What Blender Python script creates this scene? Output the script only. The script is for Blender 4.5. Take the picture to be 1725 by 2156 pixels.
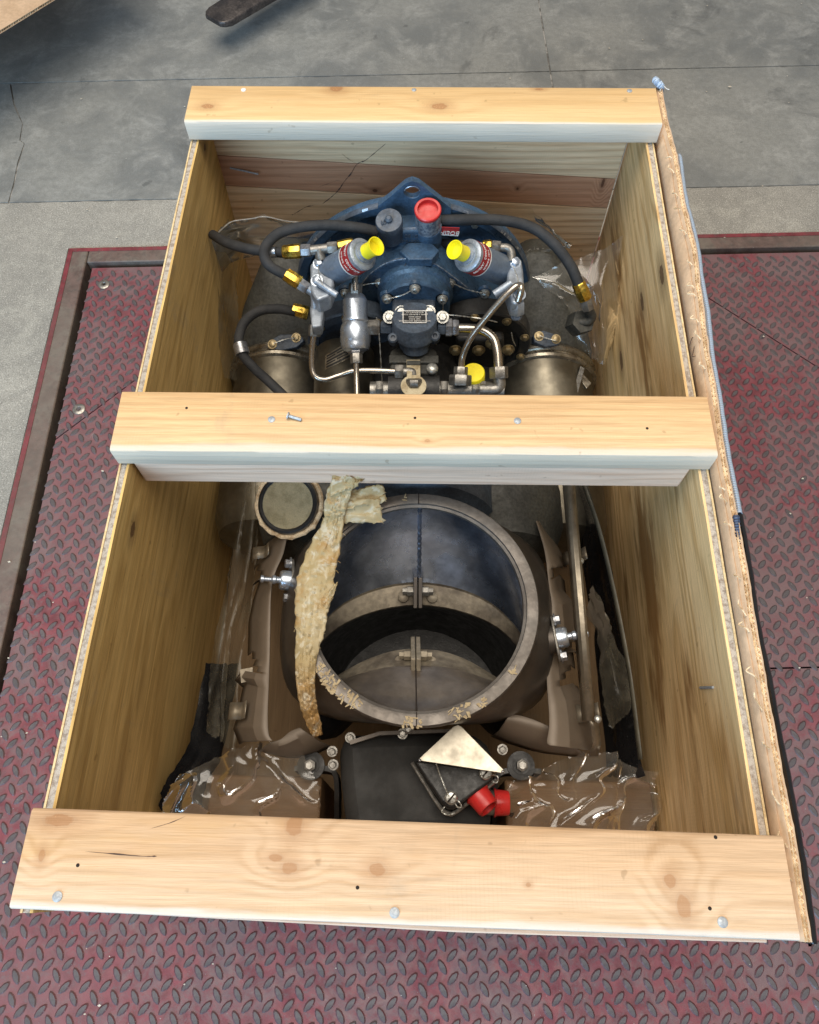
import bpy, math, random
import numpy as np
from mathutils.geometry import tessellate_polygon
from mathutils import Vector, Matrix, noise as mnoise
rnd = random.Random(7)
R = math.radians
for o in list(bpy.data.objects): bpy.data.objects.remove(o)
scene = bpy.context.scene
col = scene.collection

# ------------------------------------------------------------------ camera
CAM_F = 1617.44                      # focal length in photograph pixels at a width of 1725
CAM_C = Vector((0.0059, -0.5087, 1.4834))
CAM_E = (0.4675, 0.0096, 0.0167)
CAM_S = (-11.61, -50.55)
cd = bpy.data.cameras.new('camera'); cam = bpy.data.objects.new('camera', cd); col.objects.link(cam)
cam.location = CAM_C; cam.rotation_euler = CAM_E
cd.sensor_fit = 'HORIZONTAL'; cd.sensor_width = 36; cd.lens = CAM_F / 1725 * 36
cd.shift_x = -CAM_S[0] / 1725; cd.shift_y = CAM_S[1] / 1725
cd.clip_start = 0.02; cd.clip_end = 100
scene.camera = cam

# ------------------------------------------------------------------ light of the hall
w = bpy.data.worlds.new('World'); scene.world = w; w.use_nodes = True
w.node_tree.nodes['Background'].inputs[0].default_value = (0.93, 0.95, 1.0, 1)
w.node_tree.nodes['Background'].inputs[1].default_value = 0.21
def area(name, loc, target, sx, sy, power, color):
    l = bpy.data.lights.new(name, 'AREA'); l.shape = 'RECTANGLE'; l.size = sx; l.size_y = sy
    l.energy = power; l.color = color
    o = bpy.data.objects.new(name, l); col.objects.link(o); o.location = loc
    o.rotation_euler = (Vector(target) - Vector(loc)).to_track_quat('-Z', 'Y').to_euler()
    return o
area('bay_door_light', (-2.4, -5.2, 2.6), (0, 0.2, 0.5), 4.5, 3.6, 520, (0.45, 0.72, 1.0))
area('roof_light', (-0.2, 0.2, 5.0), (0, 0, 0.4), 3.6, 4.6, 320, (1.0, 0.90, 0.77))
vs = scene.view_settings
vs.view_transform = 'Standard'; vs.look = 'None'; vs.gamma = 1; vs.exposure = 0.0; vs.use_curve_mapping = False

# ------------------------------------------------------------------ picture point -> place
from mathutils import Euler
_M = Euler(CAM_E, 'XYZ').to_matrix()
def ray(px, py):
    return _M @ Vector(((px - 862.5 - CAM_S[0]) / CAM_F, -(py - 1078 - CAM_S[1]) / CAM_F, -1.0))
def T(px, py, z):
    d = ray(px, py); return CAM_C + d * ((z - CAM_C.z) / d.z)
def TY(px, py, y):
    d = ray(px, py); return CAM_C + d * ((y - CAM_C.y) / d.y)
def TX(px, py, x):
    d = ray(px, py); return CAM_C + d * ((x - CAM_C.x) / d.x)
def proj(P):
    c = _M.transposed() @ (Vector(P) - CAM_C)
    return (862.5 + CAM_S[0] + CAM_F * c.x / -c.z, 1078 + CAM_S[1] - CAM_F * c.y / -c.z)

# ------------------------------------------------------------------ node helpers
class NT:
    def __init__(s, name):
        s.m = bpy.data.materials.new(name); s.m.use_nodes = True
        s.t = s.m.node_tree; s.t.nodes.clear()
        s.out = s.t.nodes.new('ShaderNodeOutputMaterial')
    def n(s, typ, ins=None, **props):
        nd = s.t.nodes.new(typ)
        for k, v in props.items(): setattr(nd, k, v)
        if ins:
            for k, v in ins.items():
                sock = nd.inputs[k]
                if isinstance(v, bpy.types.NodeSocket): s.t.links.new(v, sock)
                else: sock.default_value = v
        return nd
    def coord(s): return s.n('ShaderNodeTexCoord').outputs['Object']
    def mathn(s, op, a, b=None, c=None):
        ins = {0: a}
        if b is not None: ins[1] = b
        if c is not None: ins[2] = c
        return s.n('ShaderNodeMath', ins, operation=op).outputs[0]
    def mapr(s, v, a, b, c=0.0, d=1.0, smooth=True):
        return s.n('ShaderNodeMapRange', {0: v, 1: a, 2: b, 3: c, 4: d}, interpolation_type='SMOOTHSTEP' if smooth else 'LINEAR').outputs[0]
    def noise(s, vec, scale, detail=4, rough=0.55, dist=0.0):
        return s.n('ShaderNodeTexNoise', {'Vector': vec, 'Scale': scale, 'Detail': detail, 'Roughness': rough, 'Distortion': dist}).outputs[0]
    def mix(s, f, a, b, mode='MIX'):
        nd = s.n('ShaderNodeMix', None, data_type='RGBA', blend_type=mode)
        for sock, v in ((nd.inputs[0], f), (nd.inputs[6], a), (nd.inputs[7], b)):
            if isinstance(v, bpy.types.NodeSocket): s.t.links.new(v, sock)
            elif sock.type == 'RGBA': sock.default_value = (*v[:3], 1)
            else: sock.default_value = v
        return nd.outputs[2]
    def vscale(s, vec, sc):
        return s.n('ShaderNodeVectorMath', {0: vec, 1: sc}, operation='MULTIPLY').outputs[0]
    def bump(s, h, strength, dist=0.002):
        return s.n('ShaderNodeBump', {'Height': h, 'Strength': strength, 'Distance': dist}).outputs[0]
    def principled(s, **ins):
        p = s.n('ShaderNodeBsdfPrincipled')
        for k, v in ins.items():
            sock = p.inputs[k.replace('_', ' ')]
            if isinstance(v, bpy.types.NodeSocket): s.t.links.new(v, sock)
            elif sock.type == 'RGBA': sock.default_value = (*v[:3], 1)
            else: sock.default_value = v
        s.t.links.new(p.outputs[0], s.out.inputs[0]); return p

def simple(name, c1, c2=None, rough=0.5, metal=0.0, scale=40, lo=0.4, hi=0.65, bump=0.0, bscale=None, rvar=0.12, fine=0.12, coat=0.0):
    """painted / metal / rubber surface: two tones in patches, fine speckle, uneven gloss"""
    n = NT(name); P = n.coord()
    c2 = c2 or tuple(x * 0.7 for x in c1)
    a = n.noise(P, scale, 6, 0.6)
    c = n.mix(n.mapr(a, lo, hi), c1, c2)
    f = n.noise(P, scale * 9, 3, 0.6)
    c = n.mix(1.0, c, n.n('ShaderNodeCombineColor', {0: n.mapr(f, .3, .7, 1 - fine, 1 + fine), 1: n.mapr(f, .3, .7, 1 - fine, 1 + fine), 2: n.mapr(f, .3, .7, 1 - fine, 1 + fine)}).outputs[0], 'MULTIPLY')
    r = n.mapr(n.noise(P, scale * 2.3, 5, 0.6), .3, .7, max(0.03, rough - rvar), min(1, rough + rvar))
    kw = dict(Base_Color=c, Roughness=r, Metallic=metal)
    if coat: kw['Coat_Weight'] = coat
    if bump: kw['Normal'] = n.bump(n.noise(P, bscale or scale * 5, 4, 0.6), bump, 0.002)
    n.principled(**kw)
    return n.m

def wood(name, light, dark, axis='X', freq=55, knots=(), contrast=0.55, fibre=0.16, sharp=2.0, warp=2.2, rough=0.62, stains=None, tone=None, cross=(1, 1), edge=None, kcol=((.24, .105, .045), (.56, .30, .13)), kamt=.72):
    """sawn timber: ring lines along the grain, bent around knots, fibre relief"""
    n = NT(name); P = n.coord()
    sep = n.n('ShaderNodeSeparateXYZ', {0: P}).outputs
    if axis == 'X': al, ac, az = sep[0], sep[1], sep[2]; st = (1, 9, 9); fi = (14, 420, 420)
    else: al, ac, az = sep[1], sep[0], sep[2]; st = (9, 1, 9); fi = (420, 14, 420)
    v = n.mathn('ADD', n.mathn('MULTIPLY', ac, cross[0]), n.mathn('MULTIPLY', az, cross[1]))
    n1 = n.noise(n.vscale(P, st), 1.6, 3, 0.5)
    ring = n.mathn('ADD', n.mathn('MULTIPLY', v, freq), n.mathn('MULTIPLY', n1, warp * 2))
    kmask = None; kring = None
    for (kp, ra, rc) in knots:
        inv = (1 / ra, 1 / rc, 1 / rc) if axis == 'X' else (1 / rc, 1 / ra, 1 / rc)
        d = n.n('ShaderNodeVectorMath', {0: n.vscale(n.n('ShaderNodeVectorMath', {0: P, 1: tuple(kp)}, operation='SUBTRACT').outputs[0], inv)}, operation='LENGTH').outputs['Value']
        d = n.mathn('ADD', d, n.mathn('MULTIPLY', n.mathn('SUBTRACT', n.noise(P, 160, 4), 0.5), .45))
        ring = n.mathn('ADD', ring, n.mapr(d, 0.5, 5.0, freq * rc * 2.2, 0.0))
        mk = n.mathn('MAXIMUM', n.mapr(d, 0.55, .78, 1, 0), n.mapr(d, .6, 2.2, .45, 0))
        kmask = mk if kmask is None else n.mathn('MAXIMUM', kmask, mk)
        rr = n.mathn('MULTIPLY', n.mapr(n.mathn('SINE', n.mathn('MULTIPLY', d, 22.0)), -1, 1, .35, 1), n.mathn('SUBTRACT', 1.0, n.mathn('MULTIPLY', n.mapr(d, .5, .68, 0, 1), n.mapr(d, .70, .95, .9, 0))))
        kring = rr if kring is None else n.mathn('MINIMUM', kring, rr)
    s = n.mathn('SINE', n.mathn('MULTIPLY', ring, 6.2832))
    s = n.mathn('POWER', n.mapr(s, -1, 1, 0, 1, False), sharp)
    s = n.mathn('MULTIPLY', s, n.mapr(n.noise(n.vscale(P, st), 5, 2), .3, .7, .35, 1))
    c = n.mix(n.mathn('MULTIPLY', s, contrast), light, dark)
    bl = n.noise(n.vscale(P, tuple(x * 0.5 + 0.5 for x in st)), 4.0, 4, 0.6)
    c = n.mix(n.mapr(bl, .35, .75, 0, .55), c, tone or tuple(x * .72 for x in light))
    f = n.noise(n.vscale(P, fi), 1.0, 3, 0.65)
    g = n.mapr(f, .25, .75, 1 - fibre, 1 + fibre * .6)
    c = n.mix(1.0, c, n.n('ShaderNodeCombineColor', {0: g, 1: g, 2: g}).outputs[0], 'MULTIPLY')
    sm = n.mathn('SINE', n.mathn('ADD', n.mathn('MULTIPLY', al, 1500.0), n.mathn('MULTIPLY', n.noise(P, 30, 2), 6.0)))
    sm = n.mathn('MULTIPLY', n.mapr(sm, .2, 1.0), n.mapr(n.noise(P, 9, 4, .6), .50, .66, 0, .055))
    c = n.mix(sm, c, tuple(x * .6 for x in dark))
    c = n.mix(n.mapr(n.noise(P, 6.5, 6, .7, .8), .60, .74, 0, .32), c, (.30, .25, .19))
    if stains:
        sc, lo, hi, scol, amt = stains
        c = n.mix(n.mapr(n.noise(n.vscale(P, tuple(x * .35 + .3 for x in st)), sc, 6, .65), lo, hi, 0, amt), c, scol)
    if kmask is not None:
        kc = n.mix(kring, kcol[0], kcol[1])
        c = n.mix(n.mathn('MULTIPLY', kmask, kamt), c, kc)
    if edge:  # pale front edge: partly bleached sapwood, partly cool door light put into the colour
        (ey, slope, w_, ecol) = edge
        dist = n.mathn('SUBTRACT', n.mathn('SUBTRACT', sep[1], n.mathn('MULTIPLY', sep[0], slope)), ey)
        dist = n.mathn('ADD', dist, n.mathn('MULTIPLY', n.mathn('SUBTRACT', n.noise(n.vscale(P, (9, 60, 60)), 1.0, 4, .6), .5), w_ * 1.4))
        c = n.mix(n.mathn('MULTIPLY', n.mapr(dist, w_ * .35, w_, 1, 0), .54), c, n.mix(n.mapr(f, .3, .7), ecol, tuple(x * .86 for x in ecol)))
    pock = n.mapr(n.noise(P, 55, 2, .5), .70, .76, 0, .35)
    c = n.mix(pock, c, tuple(x * .45 for x in dark))
    n.principled(Base_Color=c, Roughness=rough, Normal=n.bump(n.mathn('ADD', f, n.mathn('MULTIPLY', s, .4)), 0.5, 0.0014), Specular_IOR_Level=0.3)
    return n.m

# ------------------------------------------------------------------ mesh helpers
def basis(d):
    d = Vector(d).normalized()
    a = Vector((0, 0, 1)) if abs(d.z) < 0.9 else Vector((1, 0, 0))
    u = a.cross(d).normalized(); v = d.cross(u)
    return u, v, d
def spline(pts, sub=8):
    pts = [Vector(p) for p in pts]
    if len(pts) < 3: return pts
    o = []
    e = [pts[0] * 2 - pts[1]] + pts + [pts[-1] * 2 - pts[-2]]
    for i in range(1, len(e) - 2):
        a, b, c, d = e[i - 1:i + 3]
        for k in range(sub):
            t = k / sub
            o.append(0.5 * ((2 * b) + (c - a) * t + (2 * a - 5 * b + 4 * c - d) * t * t + (3 * b - a - 3 * c + d) * t ** 3))
    o.append(pts[-1]); return o
class G:
    def __init__(s): s.v = []; s.f = []; s.mi = []; s.cur = 0
    def add(s, vs, fs):
        b = len(s.v); s.v += [tuple(x) for x in vs]
        for f in fs: s.f.append([b + i for i in f]); s.mi.append(s.cur)
        return s
    def box(s, c, size, rz=0.0, M=None):
        hx, hy, hz = (x / 2 for x in size)
        Rm = M if M is not None else Matrix.Rotation(rz, 3, 'Z')
        vs = [Rm @ Vector((a * hx, b * hy, d * hz)) + Vector(c) for d in (-1, 1) for b in (-1, 1) for a in (-1, 1)]
        return s.add(vs, [(0, 2, 3, 1), (4, 5, 7, 6), (0, 1, 5, 4), (2, 6, 7, 3), (0, 4, 6, 2), (1, 3, 7, 5)])
    def loft(s, loops, cap0=False, cap1=False, closed=True):
        n = len(loops[0]); vs = [p for l in loops for p in l]; fs = []
        for i in range(len(loops) - 1):
            for k in range(n if closed else n - 1):
                a, b = i * n + k, i * n + (k + 1) % n
                fs.append((a, b, b + n, a + n))
        if cap0: fs.append(tuple(range(n - 1, -1, -1)))
        if cap1: fs.append(tuple((len(loops) - 1) * n + k for k in range(n)))
        return s.add(vs, fs)
    def lathe(s, org, axis, prof, seg=28, cap0=True, cap1=True, ang0=0.0):
        u, v, d = basis(axis); org = Vector(org); loops = []
        for (r, h) in prof:
            loops.append([org + d * h + (u * math.cos(ang0 + 2 * math.pi * k / seg) + v * math.sin(ang0 + 2 * math.pi * k / seg)) * r for k in range(seg)])
        return s.loft(loops, cap0, cap1)
    def cyl(s, a, b, r, r2=None, seg=20, ang0=0.0):
        a, b = Vector(a), Vector(b)
        return s.lathe(a, b - a, [(r, 0), (r if r2 is None else r2, (b - a).length)], seg, ang0=ang0)
    def hexp(s, a, b, r): 
        a, b = Vector(a), Vector(b); L = (b - a).length
        return s.lathe(a, b - a, [(r * .93, 0), (r, L * .1), (r, L * .9), (r * .93, L)], 6)
    def bolt(s, p, d, r, h=None):
        d = Vector(d).normalized(); p = Vector(p); h = h or r * 1.1
        s.lathe(p, d, [(r * 1.45, 0), (r * 1.45, h * .25)], 14)
        s.lathe(p, d, [(r, h * .2), (r, h * .9), (r * .82, h)], 6)
        return s
    def tube(s, pts, r, seg=10, caps=True, rr=None):
        pts = [Vector(p) for p in pts]; loops = []
        up = None
        for i, p in enumerate(pts):
            d = (pts[min(i + 1, len(pts) - 1)] - pts[max(i - 1, 0)]).normalized()
            if up is None: up = basis(d)[0]
            u = (up - d * up.dot(d)).normalized(); v = d.cross(u); up = u
            q = rr[i] if rr else r
            loops.append([p + (u * math.cos(2 * math.pi * k / seg) + v * math.sin(2 * math.pi * k / seg)) * q for k in range(seg)])
        return s.loft(loops, caps, caps)
    def prism(s, pts, vec):
        pts = [Vector(p) for p in pts]; vec = Vector(vec); n = len(pts)
        return s.add(pts + [p + vec for p in pts], [tuple(range(n)), tuple(range(2 * n - 1, n - 1, -1))] + [(i, i + n, (i + 1) % n + n, (i + 1) % n) for i in range(n)])
    def sphere(s, c, r, sc=(1, 1, 1), nu=14, nv=9):
        loops = []
        for j in range(1, nv):
            th = math.pi * j / nv
            loops.append([Vector(c) + Vector((r * sc[0] * math.sin(th) * math.cos(2 * math.pi * k / nu), r * sc[1] * math.sin(th) * math.sin(2 * math.pi * k / nu), r * sc[2] * math.cos(th))) for k in range(nu)])
        return s.loft(loops, True, True)
    def grid(s, fn, nu, nv):
        vs = [fn(i / nu, j / nv) for j in range(nv + 1) for i in range(nu + 1)]
        return s.add(vs, [(j * (nu + 1) + i, j * (nu + 1) + i + 1, (j + 1) * (nu + 1) + i + 1, (j + 1) * (nu + 1) + i) for j in range(nv) for i in range(nu)])
    def mesh(s, name, mats, smooth=True, angle=38, flip=True):
        me = bpy.data.meshes.new(name); me.from_pydata(s.v, [], s.f)
        mats = mats if isinstance(mats, (list, tuple)) else [mats]
        for m in mats: me.materials.append(m)
        if len(mats) > 1: me.polygons.foreach_set('material_index', s.mi)
        import bmesh
        if flip and len(s.f) < 20000:
            bm = bmesh.new(); bm.from_mesh(me); bmesh.ops.recalc_face_normals(bm, faces=bm.faces); bm.to_mesh(me); bm.free()
        if smooth:
            me.polygons.foreach_set('use_smooth', [True] * len(me.polygons)); me.set_sharp_from_angle(angle=R(angle))
        me.update(); return me

def tag(o, label=None, cat=None, group=None, kind=None):
    if label: o['label'] = label
    if cat: o['category'] = cat
    if group: o['group'] = group
    if kind: o['kind'] = kind
    return o
def adopt(o, parent):
    if parent is None: return
    o.parent = parent
    if parent.type == 'EMPTY': o.matrix_parent_inverse = Matrix.Translation(-Vector(parent.location))
def part(g, name, mat, parent=None, bevel=0.0, smooth=True, angle=38, solid=0.0, seg=2, flip=True):
    me = g.mesh(name, mat, smooth, angle, flip)
    o = bpy.data.objects.new(name, me); col.objects.link(o); adopt(o, parent)
    if solid:
        md = o.modifiers.new('thickness', 'SOLIDIFY'); md.thickness = solid; md.offset = 0
    if bevel:
        md = o.modifiers.new('edges', 'BEVEL'); md.width = bevel; md.segments = seg; md.limit_method = 'ANGLE'; md.angle_limit = R(40)
    return o
def thing(name, label, cat, base=(0, 0, 0), group=None):
    o = bpy.data.objects.new(name, None); col.objects.link(o); o.location = base; o.empty_display_size = 0.1
    return tag(o, label, cat, group)
def text(s, size, c, xd, yd, mat, parent, name='lettering', depth=0.0004, wrap=None, align='CENTER'):
    cu = bpy.data.curves.new('t', 'FONT'); cu.body = s; cu.size = size; cu.align_x = align; cu.align_y = 'CENTER'; cu.extrude = depth; cu.resolution_u = 2
    to = bpy.data.objects.new('t', cu); col.objects.link(to)
    bpy.context.view_layer.update()
    me = bpy.data.meshes.new_from_object(to.evaluated_get(bpy.context.evaluated_depsgraph_get()))
    bpy.data.objects.remove(to)
    xd = Vector(xd).normalized(); yd = Vector(yd).normalized(); zd = xd.cross(yd); c = Vector(c)
    for v in me.vertices:
        x, y, z = v.co
        v.co = wrap(x, y, z) if wrap else c + xd * x + yd * y + zd * z
    me.name = name; me.materials.clear(); me.materials.append(mat)
    o = bpy.data.objects.new(name, me); col.objects.link(o); adopt(o, parent); return o
def nz(x, y=0.0, z=0.0): return mnoise.noise((x, y, z))

# ------------------------------------------------------------------ materials
def mat_concrete(name, a, b, c, rough, agg, speck=0.74):
    n = NT(name); P = n.coord()
    col_ = n.mix(n.mapr(n.noise(P, 2.6, 9, .68, .4), .38, .62), a, b)
    col_ = n.mix(n.mapr(n.noise(P, 9, 8, .7, .6), .46, .68, 0, .7), col_, c)
    col_ = n.mix(n.mapr(n.noise(P, 60, 5, .7), .35, .7, 0, .5), col_, tuple(x * .62 for x in a))
    col_ = n.mix(n.mapr(n.noise(P, 3.1, 7, .7, 1.5), .56, .68, 0, .55), col_, tuple(x * .55 for x in b))
    sp = n.n('ShaderNodeTexVoronoi', {'Vector': P, 'Scale': 160}).outputs['Distance']
    col_ = n.mix(n.mapr(sp, .05, .28, agg, 0), col_, tuple(min(1, x * 2.0) for x in a))
    col_ = n.mix(n.mapr(n.noise(P, 210, 2, .5), speck, speck + .05, 0, .9), col_, (.55, .53, .48))
    gr = n.noise(P, 330, 3, .7)
    gv = n.mapr(gr, .3, .7, 1 - agg * .55 - .07, 1 + agg * .55 + .07)
    col_ = n.mix(1.0, col_, n.n('ShaderNodeCombineColor', {0: gv, 1: gv, 2: gv}).outputs[0], 'MULTIPLY')
    col_ = n.mix(n.mapr(n.noise(P, 17, 3, .5), .70, .76, 0, .5), col_, tuple(x * .45 for x in b))
    scr = n.noise(n.vscale(P, (6, 26, 1)), 3.0, 5, .7, 1.2)
    col_ = n.mix(n.mapr(scr, .68, .80, 0, .35), col_, (.42, .43, .42))
    r = n.mapr(n.noise(P, 5, 6, .6), .3, .7, rough - .14, rough + .14)
    n.principled(Base_Color=col_, Roughness=r, Normal=n.bump(n.noise(P, 120, 5, .7), .25, .002))
    return n.m
M = {}
M['slab_dark'] = mat_concrete('dark_polished_concrete', (.262, .264, .248), (.160, .168, .166), (.340, .342, .325), .42, .10)
M['slab_light'] = mat_concrete('light_rough_concrete', (.32, .305, .27), (.245, .235, .21), (.38, .365, .32), .75, .5, .68)
M['joint'] = simple('joint_filler', (.13, .125, .115), (.36, .35, .33), .9, scale=22, lo=.42, hi=.58, bump=.4)
def mat_deck(name, red, grime, amount, steel):
    n = NT(name); P = n.coord()
    c = n.mix(n.mapr(n.noise(P, 30, 6, .65), .35, .7), red, tuple(x * .6 for x in red))
    d1 = n.noise(P, 7.5, 9, .74, .8)
    c = n.mix(n.mapr(d1, amount, amount + .16, 0, .85), c, grime)
    c = n.mix(n.mapr(n.noise(P, 75, 6, .7), .5, .68, 0, .75), c, steel)
    c = n.mix(n.mapr(n.noise(P, 260, 2, .5), .72, .77, 0, .8), c, (.32, .29, .27))
    wn = n.mapr(n.noise(P, 2.3, 5, .6, .4), .42, .62)
    c = n.mix(n.mathn('MULTIPLY', wn, .45), c, tuple(x * 1.05 for x in grime))
    c = n.mix(n.mathn('MULTIPLY', n.mapr(n.noise(n.vscale(P, (30, 8, 1)), 3.0, 5, .7, 1.5), .66, .74), .55), c, (.20, .17, .165))
    n.principled(Base_Color=c, Roughness=n.mapr(n.noise(P, 40, 5, .6), .3, .7, .42, .72), Metallic=.05, Normal=n.bump(n.noise(P, 180, 5, .7), .3, .0015))
    return n.m
M['deck'] = mat_deck('red_painted_tread_plate', (.215, .048, .060), (.165, .104, .106), .44, (.135, .086, .092))
M['lug'] = mat_deck('worn_tread_lug', (.100, .086, .090), (.078, .066, .068), .45, (.130, .112, .114))
M['lug_side'] = mat_deck('red_lug_side', (.125, .040, .048), (.088, .070, .072), .42, (.085, .070, .074))
M['frame'] = mat_deck('worn_frame_steel', (.150, .100, .085), (.165, .140, .115), .47, (.085, .070, .062))
M['frame_red'] = mat_deck('red_frame_edge', (.22, .035, .045), (.12, .06, .055), .58, (.11, .07, .065))
M['pit'] = simple('pit_dirt', (.02, .015, .013), None, .95, scale=20)
M['bolt_zinc'] = simple('zinc_bolt', (.42, .40, .36), (.28, .26, .23), .38, .85, scale=60)

BZ = .658
K = lambda px, py, z=BZ: T(px, py, z)
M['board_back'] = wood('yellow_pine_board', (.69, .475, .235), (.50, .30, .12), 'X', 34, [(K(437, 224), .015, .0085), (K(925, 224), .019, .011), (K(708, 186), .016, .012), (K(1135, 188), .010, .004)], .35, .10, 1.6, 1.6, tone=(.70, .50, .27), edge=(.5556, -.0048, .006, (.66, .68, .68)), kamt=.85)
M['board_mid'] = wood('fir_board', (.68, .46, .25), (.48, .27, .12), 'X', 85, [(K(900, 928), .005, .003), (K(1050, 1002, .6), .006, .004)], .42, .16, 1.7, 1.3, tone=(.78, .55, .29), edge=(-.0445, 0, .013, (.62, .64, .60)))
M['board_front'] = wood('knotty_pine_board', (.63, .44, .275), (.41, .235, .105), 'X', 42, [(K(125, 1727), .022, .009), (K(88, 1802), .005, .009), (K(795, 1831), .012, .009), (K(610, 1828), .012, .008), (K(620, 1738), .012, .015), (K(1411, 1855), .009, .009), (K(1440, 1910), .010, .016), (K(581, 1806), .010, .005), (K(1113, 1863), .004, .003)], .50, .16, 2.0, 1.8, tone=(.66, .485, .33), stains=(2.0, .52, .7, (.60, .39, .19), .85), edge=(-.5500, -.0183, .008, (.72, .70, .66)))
M['batten'] = wood('pale_fir_batten', (.78, .58, .44), (.52, .30, .18), 'X', 60, [], .6, .12, 2.2, 2.0, cross=(.3, 1))
M['plank_red'] = wood('reddish_fir_plank', (.54, .28, .16), (.34, .145, .075), 'X', 70, [(TY(1270, 386, .634), .004, .016), (TY(1090, 398, .634), .004, .005), (TY(790, 402, .634), .008, .006)], .75, .15, 1.5, 1.5, tone=(.46, .23, .13), cross=(.2, 1), kcol=((.05, .02, .012), (.14, .05, .025)), kamt=.9)
M['plank_pale'] = wood('pale_fir_plank', (.74, .53, .33), (.44, .25, .13), 'X', 62, [], .78, .16, 1.8, 1.6, tone=(.68, .46, .27), cross=(.2, 1), stains=(1.3, .58, .7, (.36, .22, .12), .5))
ply_knots_l = [(TX(278, 1115, -.365), .019, .010), (TX(427, 310, -.36), .013, .010)]
ply_knots_r = [(TX(1392, 578, .367), .030, .012), (TX(1350, 635, .367), .030, .011), (TX(1307, 760, .367), .034, .012)]
M['ply_left'] = wood('golden_plywood', (.74, .50, .19), (.44, .26, .075), 'Y', 15, ply_knots_l, .7, .2, 1.6, 3.6, tone=(.58, .37, .13), cross=(.2, 1), stains=(1.6, .56, .72, (.30, .17, .05), .6), kcol=((.06, .03, .015), (.16, .08, .035)), kamt=.9)
M['ply_right'] = wood('streaky_plywood', (.82, .58, .30), (.46, .26, .09), 'Y', 19, ply_knots_r, .75, .22, 2.0, 3.4, tone=(.64, .43, .18), cross=(.2, 1), stains=(2.2, .53, .62, (.26, .13, .04), .85), kcol=((.06, .03, .015), (.16, .08, .035)), kamt=.9)
M['ply_core'] = simple('plywood_edge', (.46, .41, .35), (.26, .21, .17), .85, scale=160, lo=.42, hi=.66, bump=.5, fine=.2)
M['ply_face'] = simple('plywood_veneer_edge', (.70, .54, .30), (.56, .40, .2), .8, scale=50, bump=.3)
M['block'] = wood('brown_cradle_block', (.150, .085, .040), (.090, .048, .022), 'X', 30, [(T(975, 1690, .28), .006, .006)], .5, .18, 1.5, 1.6)
M['floor_wood'] = wood('crate_floor_wood', (.25, .16, .08), (.15, .09, .04), 'Y', 20, [])
M['cardboard'] = simple('kraft_cardboard', (.56, .39, .25), (.48, .325, .20), .85, scale=14, bump=.15, fine=.08)
M['cardboard_core'] = simple('torn_kraft_edge', (.74, .58, .38), (.42, .28, .15), .95, scale=70, lo=.42, hi=.64, bump=.4, fine=.2)
M['nail'] = simple('galvanised_nail', (.42, .45, .47), (.30, .32, .34), .58, .5, scale=300)
M['hole'] = simple('nail_hole', (.02, .012, .008), None, .95)
M['paint_white'] = simple('white_paint_drop', (.8, .8, .78), None, .5)
M['crack'] = simple('dark_scratch', (.07, .045, .035), (.10, .06, .045), .95)

M['blue'] = simple('navy_gearcase_paint', (.040, .082, .142), (.026, .052, .090), .38, .0, 26, .42, .62, .12, 260, .14, .22)
M['blue_grey'] = simple('dusty_blue_paint', (.055, .075, .105), (.036, .048, .068), .5, .0, 30, .4, .62, .1, 200, .14, .25)
M['chip'] = simple('bare_worn_metal', (.42, .47, .53), (.16, .20, .27), .38, .7, 180, .42, .6, .2)
M['slate'] = simple('grey_blue_cylinder_paint', (.165, .215, .285), (.125, .160, .215), .36, .25, 20, .35, .7, .05, 300, .10, .10)
M['alu'] = simple('cast_aluminium', (.36, .40, .45), (.25, .28, .32), .45, .55, 60, .4, .65, .25, 400)
M['alu_bright'] = simple('turned_aluminium', (.52, .58, .66), (.48, .53, .60), .30, .85, 40, rvar=.04, fine=.05)
M['steel'] = simple('fitting_steel', (.26, .25, .23), (.15, .14, .125), .42, .75, 70, .4, .65, .15)
M['steel_lt'] = simple('plated_nut_steel', (.33, .34, .36), (.22, .22, .23), .34, .8, 70)
M['tube'] = simple('stainless_tube', (.44, .40, .345), (.39, .345, .285), .24, .9, 30, rvar=.05, fine=.05)
M['can'] = simple('combustor_stainless', (.175, .158, .122), (.115, .102, .078), .42, .85, 7, .35, .65, .06, 120)
M['band'] = simple('clamp_band_steel', (.32, .29, .235), (.17, .145, .11), .34, .85, 40)
M['olive'] = simple('dusty_dark_casting', (.050, .050, .043), (.034, .034, .030), .62, .0, 24, .4, .65, .3, 240, .12, .3)
M['black'] = simple('black_casting', (.012, .012, .012), (.022, .021, .020), .5, .0, 30, .45, .7, .3, 300, .12, .3)
M['gearbox'] = simple('matt_black_gearbox', (.012, .012, .0115), (.020, .019, .018), .72, .0, 10, .4, .7, .1, 200, .08, .15)
M['brass'] = simple('brass_ferrule', (.72, .50, .10), (.50, .33, .05), .25, .95, 60)
M['bolt_tan'] = simple('cadmium_bolt', (.42, .34, .20), (.27, .21, .12), .4, .75, 90)
M['bolt_lt'] = simple('plated_bolt', (.50, .50, .47), (.27, .27, .25), .38, .7, 160)
M['wire'] = simple('safety_wire', (.62, .62, .58), None, .35, .8)
M['yellow'] = simple('yellow_plastic_cap', (.86, .74, .015), (.80, .66, .01), .38, 0, 20, fine=.03)
M['red'] = simple('red_plastic_cap', (.52, .022, .020), (.42, .016, .015), .36, 0, 30, fine=.05)
M['label_red'] = simple('red_label_band', (.36, .028, .030), (.28, .02, .024), .42, .2, 40, fine=.05)
M['white'] = simple('white_print', (.72, .70, .66), None, .6)
M['ink'] = simple('black_print', (.012, .012, .012), None, .5)
M['cream'] = simple('cream_bracket', (.46, .40, .27), (.28, .22, .13), .5, .3, 60)
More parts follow.
